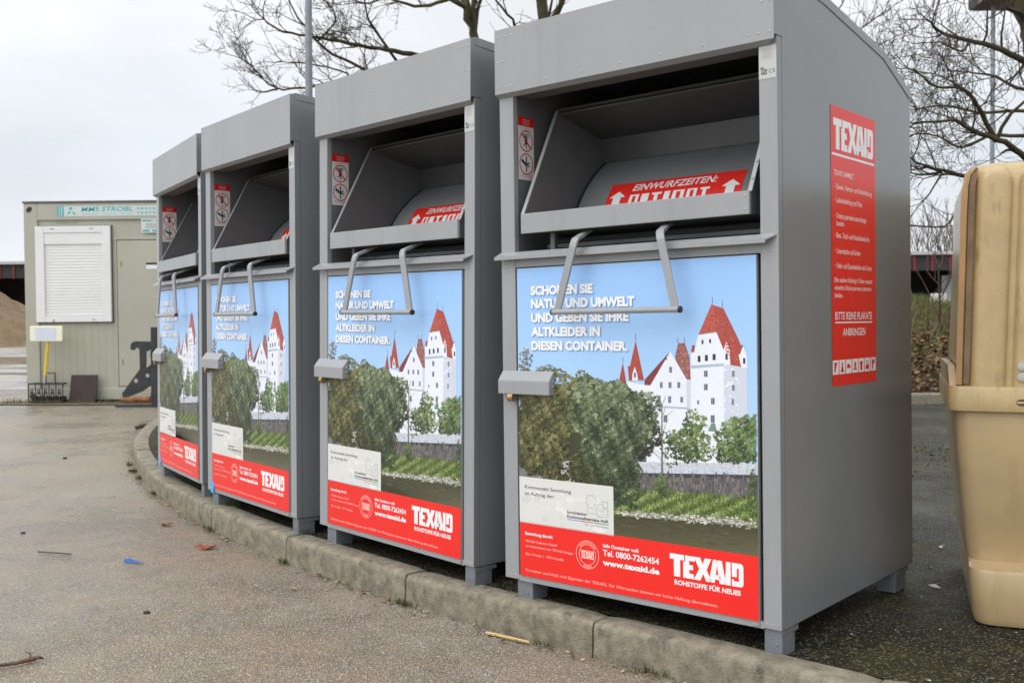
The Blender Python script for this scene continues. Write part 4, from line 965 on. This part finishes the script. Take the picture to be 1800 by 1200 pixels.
for i in range(7000):
    x, y = r2.uniform(4.8, 7.6), r2.uniform(13.45, 16.5); z = bank_z(x, y)
    if z > .85 + r2.gauss(0, .12): continue
    s = r2.uniform(.02, .055); a = r2.uniform(0, 6.28); t = r2.uniform(-.6, .6); ca, sa = math.cos(a) * s, math.sin(a) * s
    z += r2.uniform(.0, .03) + .1
    b.add([(x - ca, y - sa, z), (x + sa * .6, y - ca * .6, z + t * s), (x + ca, y + sa, z + s * .3), (x - sa * .6, y + ca * .6, z - t * s)], [(0, 1, 2, 3)], r2.choice(LC))
for i in range(700):
    x, y = r2.uniform(4.8, 7.6), r2.uniform(13.6, 16.2); z = bank_z(x, y); h = r2.uniform(.1, .4)
    b.tube([(x, y, z), (x + r2.uniform(-.15, .15), y, z + h)], .004, 3, col=(.16, .12, .06), cap=False)
tag(b.build('fallen_leaves', mat('leaf_litter', (1, 1, 1), .8, attr='Col'), colattr=True, normals=False), kind='stuff')
b = MB(); b.box(16.05, 16.55, 38.9, 39.4, 1.55, 2.22, bev=.08)
tag(b.build('stone_block', mat('pale_stone', (.5, .5, .48), .8, var=.15), smooth=True), 'pale stone block on the brown earth heap, below the hall windows', 'stone block')

# ------------------------------------------------------------------ beige plastic bin at the right edge
bn_m = mat('beige_plastic', lin(186, 162, 122), .34, 0, var=.08, vscale=3.0, bump=.05, bscale=70, coat=.3, stain=(lin(160, 134, 92), .54, .86, 10, .2))
bn_rim = mat('beige_weathered', lin(180, 157, 112), .36, 0, var=.10, vscale=7, bump=.06, bscale=90, coat=.3, stain=(lin(128, 104, 66), .56, .80, 26, .25))
BW, BD = 1.25, 1.1
BIN = thing('plastic_bin', 'large weathered beige plastic bin with tall rounded hood at the right edge', 'recycling bin', (1.508, 3.55, 0.126), (0, 0, R(-21)))
def rring(il, f, z, r, n=7, ib=None, ir=None):
    x0, x1, y0, y1 = il, BW - (il if ir is None else ir), f, BD - (il if ib is None else ib)
    pts = []
    for cx, cy, a0 in ((x0 + r, y0 + r, 180), (x1 - r, y0 + r, 270), (x1 - r, y1 - r, 0), (x0 + r, y1 - r, 90)):
        for k in range(n): a = R(a0 + 90 * k / (n - 1)); pts.append((cx + r * math.cos(a), cy + r * math.sin(a), z))
    return pts
def loft(b, rings, cap0=True, cap1=True, mi=0):
    n = len(rings[0]); vs = [p for r_ in rings for p in r_]
    fs = [[i * n + k, i * n + (k + 1) % n, (i + 1) * n + (k + 1) % n, (i + 1) * n + k] for i in range(len(rings) - 1) for k in range(n)]
    if cap0: fs.append(list(range(n - 1, -1, -1)))
    if cap1: fs.append(list(range((len(rings) - 1) * n, len(rings) * n)))
    b.add(vs, fs, mi=mi)
b = MB()
loft(b, [rring(.118, .055, 0.0, .05), rring(.100, .035, .008, .06), rring(.092, .025, .03, .065), rring(.086, .022, .1, .06), rring(.080, .020, .185, .055), rring(.080, .026, .200, .055), rring(.082, .080, .207, .055),
         rring(.078, .108, .216, .055), rring(.072, .100, .27, .055), rring(.062, .074, .36, .055), rring(.05, .046, .48, .055), rring(.038, .028, .62, .055), rring(.03, .02, .755, .055)])
b.build('lower_shell', bn_m, BIN, smooth=True)
b = MB()
loft(b, [rring(.02, .008, .748, .05), rring(.008, .0, .752, .05), rring(.006, -.002, .765, .05), rring(.008, .0, .825, .05), rring(.012, .004, .835, .05), rring(.03, .02, .838, .05)], cap1=True)
b.build('rim', bn_rim, BIN, smooth=True)
b = MB()
# raised shoulder of the rim along the side
b.prism([(.05, .80), (1.0, .80), (1.0, .90), (.2, .90), (.06, .84)], 'x', .012, .035); b.build('rim_shoulder', bn_rim, BIN)
b = MB()
loft(b, [rring(.045, .035, .83, .04), rring(.046, .036, .9, .04), rring(.052, .044, 1.15, .045), rring(.058, .056, 1.42, .05), rring(.060, .060, 1.53, .055), rring(.065, .064, 1.572, .06), rring(.077, .076, 1.597, .065), rring(.099, .098, 1.612, .07), rring(.14, .14, 1.618, .08), rring(.23, .22, 1.622, .09)])
hood = b.build('hood', bn_rim, BIN, smooth=True)
# side flange of the hood and moulded front panels
b = MB()
fl = [(.047, .84, .03), (.054, 1.15, .04), (.061, 1.45, .05), (.065, 1.53, .054), (.073, 1.572, .062), (.092, 1.598, .078)]
vs = []
for x, z, y in fl:
    vs += [(x - .016, y + .008, z), (x + .002, y - .012, z), (x + .010, y + .02, z), (x - .010, y + .10, z)]
b.add(vs, [[i * 4 + k, i * 4 + (k + 1) % 4, (i + 1) * 4 + (k + 1) % 4, (i + 1) * 4 + k] for i in range(len(fl) - 1) for k in range(4)] + [[3, 2, 1, 0], [20, 21, 22, 23]])
b.build('side_flange', bn_rim, hood, smooth=True)
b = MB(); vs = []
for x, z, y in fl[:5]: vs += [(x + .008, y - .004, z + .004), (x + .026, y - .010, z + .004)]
b.add(vs, [[2 * i, 2 * i + 1, 2 * i + 3, 2 * i + 2] for i in range(4)]); b.build('groove_dirt_shade_strip', mat('groove_dirt_shade', lin(116, 94, 70), .6, var=.25, vscale=9), hood)  # brown strip: dirt plus the shade of the recess in one colour
def panel(x0, x1, z0, z1, t0, t1, r=.04):
    b = MB(); rings = []
    def yfront(z): return .035 + (z - .83) * (.027 / .7)
    for ins, dy in ((-.012, .012), (0.0, 0.0), (.006, -.016), (.014, -.024), (.028, -.027), (.046, -.028)):
        pts = []
        for cx, cz, a0 in ((x0 + r, z0 + r, 180), (x1 - r, z0 + r, 270), (x1 - r, z1 - r, 0), (x0 + r, z1 - r, 90)):
            for k in range(7):
                a = R(a0 + 15 * k); px, pz = cx + (r - ins) * math.cos(a), cz + (r - ins) * math.sin(a)
                t = (pz - z0) / (z1 - z0); px += (t0 * (1 - t) + t1 * t)
                pts.append((px, yfront(pz) + dy, pz))
        rings.append(pts)
    loft(b, rings, cap0=False); return b
panel(.090, .205, .76, 1.592, -.018, .008, .052).build('front_panel', bn_rim, hood, smooth=True)
panel(.215, .70, .76, 1.592, -.012, .014, .05).build('front_panel', bn_rim, hood, smooth=True)
boltm = mat('zinc_bolt', (.55, .55, .53), .35, .7)
for bx in (.236, .270):
    for bz in (.872, .908):
        b = MB(); b.tube([(bx, .012, bz), (bx, .000, bz)], .0145, 14); b.tube([(bx, .001, bz), (bx, -.005, bz)], .0085, 6); b.build('bolt', boltm, hood)
rp = Print(lambda u, v, l: (u, -.0035 - l, v), .0008)
EM = lin(70, 62, 44)
rp.disc(.236, .785, .017, .011, EM, 0, 20); rp.rect(.222, .250, .7815, .7885, lin(192, 166, 120), 1)
for k in range(3): rp.line((.260, .777 + k * .008), (.304, .777 + k * .008), .003, EM, 0)
rp.build('moulded_mark', printm, bpy.data.objects['rim'])

# ------------------------------------------------------------------ lamp posts
galv = mat('galvanised', (.21, .235, .255), .5, .25, var=.15, vscale=9)
def lamp(px_x, Y, r0, r1, h, label, arm):
    t = thing('street_lamp', label, 'street lamp', (px_x, Y, 0), group='street lamps behind the containers')
    b = MB(); b.tube([(0, 0, 0), (0, 0, 1.2)], r0 * 1.25, 14); b.tube([(0, 0, 1.2), (0, 0, h)], [r0, r1], 14); b.build('pole', galv, t, smooth=True)
    return t
t = lamp(-3.31, 16.8, .068, .052, 8.2, 'grey street lamp post rising behind the third container', 0)
b = MB(); b.box(-.1, .75, -.16, .16, 8.2, 8.32, bev=.04); b.build('lamp_head', galv, t, smooth=True)
t = lamp(11.7, 25.0, .058, .05, 8.9, 'thin grey street lamp post with a dark head above the beige bin', 0)
lh = mat('lamp_dark', (.030, .027, .025), .6, var=.1)
b = MB()
prof_l = [(-.55, 8.82), (.35, 8.80), (.42, 8.86), (.42, 9.2), (-.4, 9.3), (-.55, 9.2)]
b.prism(prof_l, 'x', -.42, 1.9); b.build('lamp_head', lh, t)
b = MB(); b.prism([(-.55, 8.83), (-.2, 8.81), (-.1, 9.1), (-.3, 9.3), (-.55, 9.25)], 'x', -.47, -.425); b.build('end_plate', mat('lamp_grey', (.33, .32, .30), .6), t)
b = MB(); b.box(-.62, -.47, -.3, -.1, 8.88, 9.1, bev=.02); b.build('bracket', galv, t)

# ------------------------------------------------------------------ bare trees
bark = mat('bark_moss', (.030, .024, .016), .9, 0, var=.3, vscale=3.0, col2=(.075, .062, .018), bump=.6, bscale=25)
twig_m = mat('twig_bark', (.030, .021, .013), .9, 0, var=.3, vscale=3, col2=(.056, .042, .016))
haze_twig = mat('far_twig', (.15, .13, .115), .9, var=.2, vscale=2)
class Tree:
    def __init__(s, seed, twig_r=.006, dens=1.0, up=.25):
        s.r = random.Random(seed); s.t = MB(); s.c = MB(); s.tr = twig_r; s.dens = dens; s.up = up
    def curve(s, pts, r0, r1, mb, n=6, wob=.04):
        P = []
        V = [Vector(p) for p in pts]
        for i in range(1, len(V) - 1): V[i] = V[i] + Vector((s.r.gauss(0, 1), s.r.gauss(0, 1), s.r.gauss(0, 1))) * wob
        for i in range(len(V) - 1):
            p0, p1, p2, p3 = V[max(i - 1, 0)], V[i], V[i + 1], V[min(i + 2, len(V) - 1)]
            m = max(3, int((p2 - p1).length / .16))
            for k in range(m):
                t = k / m
                q = 0.5 * ((2 * p1) + (p2 - p0) * t + (2 * p0 - 5 * p1 + 4 * p2 - p3) * t * t + (3 * p1 - p0 - 3 * p2 + p3) * t ** 3)
                P.append(q + Vector((s.r.gauss(0, 1), s.r.gauss(0, 1), s.r.gauss(0, 1))) * (r0 * .2 if (i or k) else 0))
        P.append(V[-1]); nn = len(P)
        mb.tube(P, [(r0 + (r1 - r0) * (i / (nn - 1))) * (1 + s.r.uniform(-.08, .08)) for i in range(nn)], n, cap=False)
        return P, [r0 + (r1 - r0) * (i / (nn - 1)) for i in range(nn)]
    def limb(s, pts, r0, r1, lvl=2, start=.15, spread=1.0, side=1.0, big=True):
        P, Rr = s.curve(pts, r0, r1, s.t if big else s.c, 7 if big else 5)
        s.spawn(P, Rr, lvl, start, side)
    def spawn(s, P, Rr, lvl, start, length):
        if lvl <= 0: return
        n = len(P)
        for i in range(int(n * start), n):
            d = (P[min(i + 1, n - 1)] - P[max(i - 1, 0)]).normalized()
            for _ in range(1 if s.r.random() < (.60 if n > 8 else .75) * s.dens else 0):
                a = d.orthogonal().normalized(); a.rotate(Matrix.Rotation(s.r.uniform(0, 6.28), 3, d))
                q = (d * s.r.uniform(.5, 1.1) + a * s.r.uniform(.5, 1.0) + Vector((0, 0, s.up * s.r.uniform(.2, 1.6)))).normalized()
                L = length * s.r.uniform(.45, 1.15); rr = max(s.tr * (.75 + .5 * lvl), Rr[i] * .5)
                s.grow(P[i], q, L, min(rr, Rr[i] * .85), lvl)
        d = (P[-1] - P[-2]).normalized()
        for _ in range(2): s.grow(P[-1], (d + Vector((s.r.gauss(0, .35), s.r.gauss(0, .35), s.r.gauss(.1, .3)))).normalized(), length * .8, max(Rr[-1] * .9, s.tr), lvl)
    def grow(s, p, d, L, r, lvl):
        n = 5 if lvl > 1 else 4; P = [p]; q = p.copy(); dd = d.copy()
        for k in range(n):
            dd = (dd + Vector((s.r.gauss(0, .22), s.r.gauss(0, .22), s.r.gauss(s.up * .25, .2)))).normalized(); q = q + dd * L / n; P.append(q.copy())
        Rr = [r + (s.tr * .6 - r) * (k / n) for k in range(n + 1)]
        s.c.tube(P, Rr, 3 if lvl <= 1 else 4, cap=False)
        if lvl > 1: s.spawn(P, Rr, lvl - 1, .2, L * .62)
        elif s.r.random() < .55:
            k = s.r.randint(1, n - 1); e = (dd + Vector((s.r.gauss(0, .6), s.r.gauss(0, .6), s.r.gauss(.2, .5)))).normalized() * L * .35
            s.c.tube([P[k], P[k] + e * .5, P[k] + e + Vector((0, 0, .02))], [s.tr * .7, s.tr * .6, s.tr * .4], 3, cap=False)
    def done(s, label, loc, group='bare trees behind the containers', bm_=bark, tm=twig_m, name='bare_tree'):
        t = thing(name, label, 'tree', loc, group=group)
        off = Vector(loc)
        for mb in (s.t, s.c): mb.v = [tuple(Vector(v) - off) for v in mb.v]
        s.t.build('trunk', bm_, t, smooth='all', normals=False); s.c.build('crown', tm, t, normals=False); return t
FX = 1799.0
def W3(u, v, Y): return Vector(((u - 900) / FX * Y, Y, 1.19 + (564 - v) / FX * Y))
# broad tree behind the second container
T = Tree(21, .0050, 1.0, .16); Yt = 20.0
base = Vector((-.72, Yt, 0)); f = [base, W3(836, 190, Yt), W3(832, 60, Yt)]
T.curve([base, Vector((-.75, Yt, 3)), W3(836, 150, Yt)], .21, .105, T.t, 9, .02)
T.curve([W3(836, 150, Yt), W3(833, 60, Yt)], .105, .09, T.t, 9, .01)
T.limb([W3(833, 62, Yt), W3(822, 20, Yt), W3(812, -60, 20.3), W3(800, -200, 20.6)], .085, .05, 2, .1)
T.limb([W3(833, 62, Yt), W3(836, 10, Yt), W3(850, -80, 19.6)], .06, .035, 2, .2)
T.limb([W3(836, 100, Yt), W3(848, 20, 19.7), W3(866, -60, 19.2)], .03, .018, 2, .1)
T.limb([W3(822, 20, Yt), W3(790, 6, 19.6), W3(745, 12, 19.2), W3(690, 8, 18.8), W3(640, 9, 18.5)], .045, .014, 3, .2, 1.0, .8)
T.limb([W3(836, 148, Yt), W3(770, 112, 19.7), W3(712, 95, 19.4), W3(655, 80, 19.1), W3(590, 70, 18.7), W3(540, 65, 18.4), W3(500, 50, 18.2), W3(468, 36, 18.0)], .06, .014, 3, .3, 1.0, .75)
T.limb([W3(836, 165, Yt), W3(740, 160, 19.8), W3(650, 125, 19.6), W3(605, 102, 19.4), W3(560, 75, 19.1), W3(530, 40, 18.9), W3(510, 0, 18.7)], .05, .012, 3, .35, 1.0, .75)
T.limb([W3(700, 110, 19.4), W3(672, 60, 19.2), W3(655, 30, 19.0), W3(640, -20, 18.8)], .03, .012, 2, .1, .7, .8)
T.limb([W3(836, 175, Yt), W3(700, 175, 20.4), W3(600, 150, 20.8), W3(540, 155, 21), W3(490, 158, 21), W3(455, 125, 20.8), W3(428, 105, 20.6)], .055, .010, 3, .4, .9, .65)
T.limb([W3(490, 158, 21), W3(462, 165, 21.2), W3(445, 155, 21.4)], .025, .008, 2, .1, .7, .6)
T.limb([W3(600, 150, 20.8), W3(620, 130, 20.9), W3(560, 120, 20.4), W3(500, 110, 20.0)], .022, .01, 2, .1, .7, .8)
T.limb([W3(560, 75, 19.1), W3(600, 30, 18.8), W3(560, -10, 18.4)], .02, .01, 2, .1, .7, .8)
T.done('spreading bare tree with mossy limbs reaching left above the second and third containers', base)
# tree between the first two containers
T = Tree(33, .005, 1.1, .25); base = Vector((.62, 17.2, 0))
T.curve([base, Vector((.6, 17.2, 3)), W3(962, 60, 17.2)], .2, .13, T.t, 9, .02)
T.limb([W3(962, 60, 17.2), W3(956, 10, 17.2), W3(950, -90, 17)], .11, .06, 2, .1)
T.limb([W3(962, 50, 17.2), W3(985, 8, 17), W3(1010, -60, 16.8)], .06, .04, 2, .1)
T.limb([W3(962, 60, 17.2), W3(920, 52, 16.8), W3(900, 40, 16.5), W3(880, 5, 16.2), W3(868, -40, 16)], .03, .012, 2, .2, .8)
T.done('bare tree whose brown trunk shows just above the left corner of the nearest container', base)
# faint twiggy tree above the nearest container's right shoulder
T = Tree(44, .008, .9, .3); base = Vector((8.0, 30, 0))
T.curve([base, Vector((8.0, 30, 4)), W3(1400, 120, 30)], .2, .1, T.t, 8, .03)
for q in ([(1400, 120), (1440, 60), (1480, 10), (1500, -60)], [(1400, 140), (1470, 90), (1520, 50), (1580, 8)], [(1400, 160), (1480, 120), (1540, 85), (1600, 55)], [(1400, 160), (1500, 150), (1560, 110), (1610, 100)], [(1400, 100), (1380, 20), (1370, -60)]):
    T.limb([W3(u, v, 30 - k * .4) for k, (u, v) in enumerate(q)], .04, .01, 2, .3, 1.2, big=False)
T.done('faint bare tree whose twigs fan out above the sloping roof of the nearest container', base, tm=mat('twig_grey', (.075, .064, .052), .9))
# big mossy tree at the right edge
T = Tree(55, .0034, 1.0, .12); Yt = 13.6; base = Vector((6.95, 13.9, 0.3))
T.curve([base, Vector((7.1, 13.8, 2.2)), W3(1822, 180, Yt), W3(1806, 60, Yt)], .19, .12, T.t, 9, .015)
T.limb([W3(1806, 60, Yt), W3(1786, 0, Yt), W3(1770, -90, 13.5)], .10, .06, 2, .1)
T.limb([W3(1816, 120, Yt), W3(1782, 108, 13.4), W3(1748, 92, 13.1), W3(1700, 78, 12.8), W3(1660, 62, 12.5), W3(1635, 45, 12.3)], .05, .012, 3, .1, .62)
T.limb([W3(1700, 78, 12.8), W3(1680, 85, 12.6), W3(1650, 78, 12.4)], .018, .008, 2, .1, .6)
T.limb([W3(1828, 300, 13.7), W3(1790, 270, 13.3), W3(1748, 250, 12.9), W3(1712, 238, 12.6), W3(1660, 228, 12.2), W3(1605, 220, 11.9)], .05, .012, 3, .1, .62)
T.limb([W3(1748, 250, 12.9), W3(1728, 205, 12.7), W3(1715, 185, 12.6), W3(1690, 165, 12.4), W3(1645, 150, 12.1), W3(1615, 135, 11.9)], .034, .01, 3, .1, .62)
T.limb([W3(1750, 248, 12.9), W3(1770, 215, 12.8), W3(1800, 182, 12.7), W3(1830, 160, 12.6)], .026, .014, 3, .1, .62)
T.limb([W3(1826, 240, 13.7), W3(1780, 236, 13.9), W3(1730, 238, 14.1), W3(1690, 262, 14.2), W3(1640, 248, 14.3), W3(1606, 238, 14.4)], .03, .01, 3, .2, .62)
T.limb([W3(1826, 160, 13.7), W3(1785, 150, 14), W3(1740, 140, 14.2), W3(1700, 130, 14.4)], .03, .01, 3, .2, .62)
T.limb([W3(1822, 198, 13.6), W3(1780, 196, 14), W3(1720, 200, 14.2), W3(1660, 180, 14.4), W3(1612, 195, 14.5)], .028, .01, 3, .2, .62)
T.limb([W3(1832, 330, 13.7), W3(1760, 305, 13.3), W3(1690, 303, 12.9), W3(1652, 304, 12.6), W3(1630, 285, 12.4), W3(1602, 281, 12.2)], .044, .012, 3, .3, .62)
T.limb([W3(1652, 304, 12.6), W3(1620, 300, 12.4), W3(1600, 306, 12.3)], .02, .008, 2, .1, .6)
T.limb([W3(1655, 306, 12.6), W3(1630, 335, 12.5), W3(1615, 360, 12.5)], .014, .006, 1, .1, .4)
T.limb([W3(1836, 420, 13.7), W3(1760, 396, 13.4), W3(1690, 388, 13.0), W3(1650, 396, 12.8), W3(1600, 398, 12.6)], .024, .009, 1, .4, .5)
T.done('large bare tree with mossy branches sweeping in above the beige bin', base)
# sapling on the bank
T = Tree(66, .005, .8, .5); base = Vector((6.15, 14.9, bank_z(6.15, 14.9) - .05))
T.curve([base, W3(1652, 600, 14.9), W3(1650, 520, 14.9), W3(1648, 470, 14.9)], .022, .014, T.t, 6, .008)
for q in ([(1650, 560), (1632, 520), (1622, 495)], [(1650, 530), (1668, 490), (1674, 466)], [(1649, 500), (1635, 475), (1630, 455)], [(1648, 475), (1652, 455), (1650, 440)], [(1651, 580), (1668, 545), (1680, 520)]):
    T.limb([W3(u, v, 14.9 + k * .12) for k, (u, v) in enumerate(q)], .009, .005, 1, .2, .28, big=False)
T.done('young bare sapling with reddish twigs on the leafy bank between container and beige bin', base, name='sapling', tm=mat('red_twig', (.075, .04, .032), .9))
# far thin trees beyond the hall
for k, (u, top) in enumerate(((1612, 395), (1630, 352), (1646, 380), (1660, 392), (1672, 372), (1688, 384))):
    T = Tree(80 + k, .022, .9, .6); Y = 74 + (k % 3) * 5; bs = W3(u, 564, Y); bs.z = 0
    T.curve([bs, W3(u + 2, 470, Y), W3(u, top + 25, Y)], .12, .05, T.t, 5, .06)
    for j in range(7):
        v0 = 470 - j * (470 - top - 20) / 7; s_ = 1 if j % 2 else -1
        T.limb([W3(u, v0, Y), W3(u + s_ * 6, v0 - 18, Y), W3(u + s_ * 10, v0 - 36, Y)], .035, .02, 1, .1, 1.1, big=False)
    o = T.done('x', bs, group='thin bare trees beyond the storage hall', bm_=haze_twig, tm=haze_twig)
    o['label'] = ['short thin bare tree beyond the hall, right beside the back edge of the nearest container', 'tallest thin bare tree beyond the hall roof, left of the beige bin', 'thin bare tree beyond the hall, third from the nearest container',
                  'low thin bare tree beyond the hall, third from the beige bin', 'thin bare tree beyond the hall close to the beige bin', 'thin bare tree beyond the hall half hidden by the beige bin'][k]

# ------------------------------------------------------------------ litter on the ground
def leafy(name, cx, cy, z, s, m, label, cat, seed, n=7):
    r_ = random.Random(seed); b = MB()
    pts = []
    for k in range(n * 2):
        a = 6.283 * k / (n * 2); rr = s * (1 if k % 2 == 0 else .5) * r_.uniform(.75, 1.2); pts.append((cx + rr * math.cos(a) * 1.3, cy + rr * math.sin(a), z + r_.uniform(.0, .9) * s * .5))
    c = (cx, cy, z + s * .12); b.add([c] + pts, [(0, 1 + k, 1 + (k + 1) % len(pts)) for k in range(len(pts))])
    return tag(b.build(name, m), label, cat)
rustleaf = mat('dry_leaf', lin(150, 74, 40), .7, var=.3, vscale=60)
leafy('dry_leaf', -1.60, 5.34, .004, .05, rustleaf, 'crumpled rust red leaf on the road in front of the third container', 'leaf', 2)
leafy('dry_leaf', -2.02, 5.95, .004, .035, mat('dark_leaf', lin(96, 60, 44), .7, var=.3, vscale=60), 'dark brown leaf on the road close to the kerb below the third container', 'leaf', 5)
b = MB(); b.add([(-1.92, 5.03, .004), (-1.815, 5.0, .008), (-1.812, 5.012, .006), (-1.86, 5.035, .012), (-1.895, 5.05, .02), (-1.925, 5.05, .016)], [(0, 1, 2, 3), (0, 3, 4, 5)])
tag(b.build('plastic_scrap', mat('blue_plastic', lin(8, 76, 146), .5)), 'bright blue scrap of plastic lying on the road', 'plastic scrap')
b = MB(); b.tube([(-2.44, 5.24, .012), (-2.25, 5.19, .011)], .005, 6); tag(b.build('nail', mat('rusty_wire', lin(92, 88, 86), .6, .3)), 'thin dark metal rod on the road left of the blue scrap', 'rod')
b = MB(); r_ = random.Random(4)
b.tube([(-1.84, 3.44, .012), (-1.77, 3.485, .014), (-1.72, 3.515, .012), (-1.672, 3.56, .014)], [.005, .006, .007, .009], 6); b.tube([(-1.685, 3.55, .014), (-1.70, 3.585, .022), (-1.735, 3.62, .02)], [.005, .004, .002], 5); b.tube([(-1.675, 3.56, .014), (-1.655, 3.555, .02), (-1.65, 3.575, .01)], [.007, .006, .003], 5)
tag(b.build('twig', mat('twig_brown', lin(92, 68, 50), .8, var=.3, vscale=40), smooth=True), 'broken brown twig on the road at the bottom left corner', 'twig')
b = MB(); b.tube([(-.10, 3.868, .008), (.062, 3.732, .014)], [.006, .005], 6); tag(b.build('straw', mat('straw', lin(196, 170, 112), .6)), 'pale straw lying along the kerb below the nearest container', 'straw')
for (x, y, s, lab) in ((-1.495, 4.16, .011, 'dark brown pebble on the road in the foreground'), (-2.76, 5.75, .010, 'dark pebble on the wet road near the left edge'), (-3.9, 8.9, .015, 'small dark clod on the wet road left of the farthest container')):
    b = MB(); b.ball((x, y, s * .4), s, sub=2, sc=(1.4, .8, .7)); tag(b.build('pebble', mat('pebble_brown', lin(62, 48, 42), .8, var=.3, vscale=80), smooth=True), lab, 'pebble')
b = MB(); pts = []
for k in range(9): pts.append((-4.12 + k * .06 + r_.uniform(-.02, .02), 11.2 + k * .05, .03 + .02 * math.sin(k)))
b.tube(pts, [.02 + .012 * r_.random() for _ in pts], 6); b.tube([pts[3], (pts[3][0] - .1, 11.2, .06)], .01, 5)
tag(b.build('branch', mat('dead_wood', lin(84, 62, 52), .85, var=.3, vscale=20), smooth=True), 'dark dead branch lying on the road beside the far kerb stones', 'branch')

# grit, leaf crumbs and moss along the foot of the kerb
b = MB(); r_ = random.Random(12)
GC = [lin(96, 70, 48), lin(140, 112, 76), lin(70, 54, 42), lin(150, 96, 58), lin(176, 160, 130), lin(112, 100, 84), lin(78, 84, 42)]
def crumb(x, y, z, s, c):
    a = r_.uniform(0, 6.28); u = (math.cos(a) * s, math.sin(a) * s); q = r_.uniform(.25, .6)
    b.add([(x - u[0], y - u[1], z), (x + u[1] * q, y - u[0] * q, z + s * r_.uniform(0, .5)), (x + u[0], y + u[1], z + s * r_.uniform(0, .6)), (x - u[1] * q, y + u[0] * q, z + s * .1)], [(0, 1, 2, 3)], c)
for i in range(3800):
    s = r_.uniform(0, KS[-1]); p, d, n = kat(s); clump = .5 + .5 * math.sin(s * 3.1) * math.sin(s * 7.7 + 1)
    if r_.random() > .25 + .75 * clump: continue
    o_ = -abs(r_.gauss(0, .035)) - .002
    if r_.random() < .12: o_ = -abs(r_.gauss(0, .25))
    crumb(p.x + n.x * o_, p.y + n.y * o_, .004 + r_.uniform(0, .008), r_.uniform(.003, .012 if r_.random() < .9 else .022), r_.choice(GC))
for i in range(1200):     # on the road
    x, y = r_.uniform(-3.5, 1.0), r_.uniform(3.0, 9.0)
    crumb(x, y, .004, r_.uniform(.002, .006), r_.choice(GC))
tag(b.build('leaf_crumbs', mat('crumbs', (1, 1, 1), .85, attr='Col'), colattr=True, normals=False), kind='stuff')
b = MB()
IC = [lin(200, 196, 186), lin(150, 146, 134), lin(120, 80, 52), lin(92, 70, 48), lin(96, 98, 44), lin(60, 54, 46)]
for i in range(2600):
    x, y = r_.uniform(-2.5, 3.6), r_.uniform(2.3, 12)
    crumb(x, y, .131, r_.uniform(.003, .009 if r_.random() < .93 else .026), r_.choice(IC))
ISL = [(p[0], p[1]) for p in isl]
def inside(x, y):
    c = False; j = len(ISL) - 1
    for i in range(len(ISL)):
        if (ISL[i][1] > y) != (ISL[j][1] > y) and x < (ISL[j][0] - ISL[i][0]) * (y - ISL[i][1]) / (ISL[j][1] - ISL[i][1]) + ISL[i][0]: c = not c
        j = i
    return c
nb = MB()
for f, c in zip(b.f, b.c):
    vs = [b.v[i] for i in f]
    if inside(vs[0][0] - .03, vs[0][1] - .03): nb.add(vs, [list(range(len(vs)))], c)
tag(nb.build('ground_litter', mat('litter', (1, 1, 1), .85, attr='Col'), colattr=True, normals=False), kind='stuff')
b = MB(); MG = [(.03, .05, .008), (.06, .085, .015), (.09, .10, .02)]
spots = [(KSj + e, o_, .012, n_) for KSj in (s0 + 1, s0 + 2.98, s0 + 2, s0 + 4.4, s0 + 5.2) for e, o_, n_ in ((0, -.012, 50),)] + [(s0 + 3.0, .12, .134, 90), (s0 + 2.02, .12, .134, 60), (s0 + .2, -.01, .01, 25), (s0 - .25, -.01, .01, 35), (s0 + 5.6, -.03, .01, 80), (s0 + 6.0, -.04, .01, 60)]
for s, o_, z, n_ in spots:
    for i in range(n_):
        p, d, n = kat(s + r_.gauss(0, .03)); oo = o_ + r_.gauss(0, .012); x, y = p.x + n.x * oo, p.y + n.y * oo; h = r_.uniform(.006, .028); a = r_.uniform(0, 6.28)
        b.add([(x - .003 * math.cos(a), y - .003 * math.sin(a), z - .004), (x + .003 * math.cos(a), y + .003 * math.sin(a), z - .004), (x + r_.gauss(0, .008), y + r_.gauss(0, .008), z + h)], [(0, 1, 2)], r_.choice(MG))
for i in range(900):      # moss between nearest container and the bin
    x, y = r_.gauss(3.55, .35), r_.gauss(7.6, .8); h = r_.uniform(.004, .016); a = r_.uniform(0, 6.28); w = r_.uniform(.005, .014)
    b.add([(x - w * math.cos(a), y - w * math.sin(a), .127), (x + w * math.cos(a), y + w * math.sin(a), .127), (x + r_.gauss(0, .01), y + r_.gauss(0, .01), .127 + h)], [(0, 1, 2)], r_.choice(MG))
for i in range(500):      # weeds at the foot of the cabin
    x, y = r_.uniform(-7.4, -4.8), 14.95 + r_.gauss(0, .12); h = r_.uniform(.02, .12); a = r_.uniform(0, 6.28)
    b.add([(x - .008 * math.cos(a), y, 0), (x + .008 * math.cos(a), y, 0), (x + r_.gauss(0, .03), y + r_.gauss(0, .03), h)], [(0, 1, 2)], r_.choice(MG + [(.16, .11, .05)]))
tag(b.build('moss', mat('moss', (1, 1, 1), .9, attr='Col'), colattr=True, normals=False), kind='stuff')
# earth strip at the foot of the cabin
b = MB(); b.add([(x, y, .012) for x, y in rag(-5.9, 15.0, 2.1, .42, seed=8)], [list(range(40))]); tag(b.build('earth_strip', mat('earth', (.13, .10, .065), .9, var=.4, vscale=6)), kind='structure')
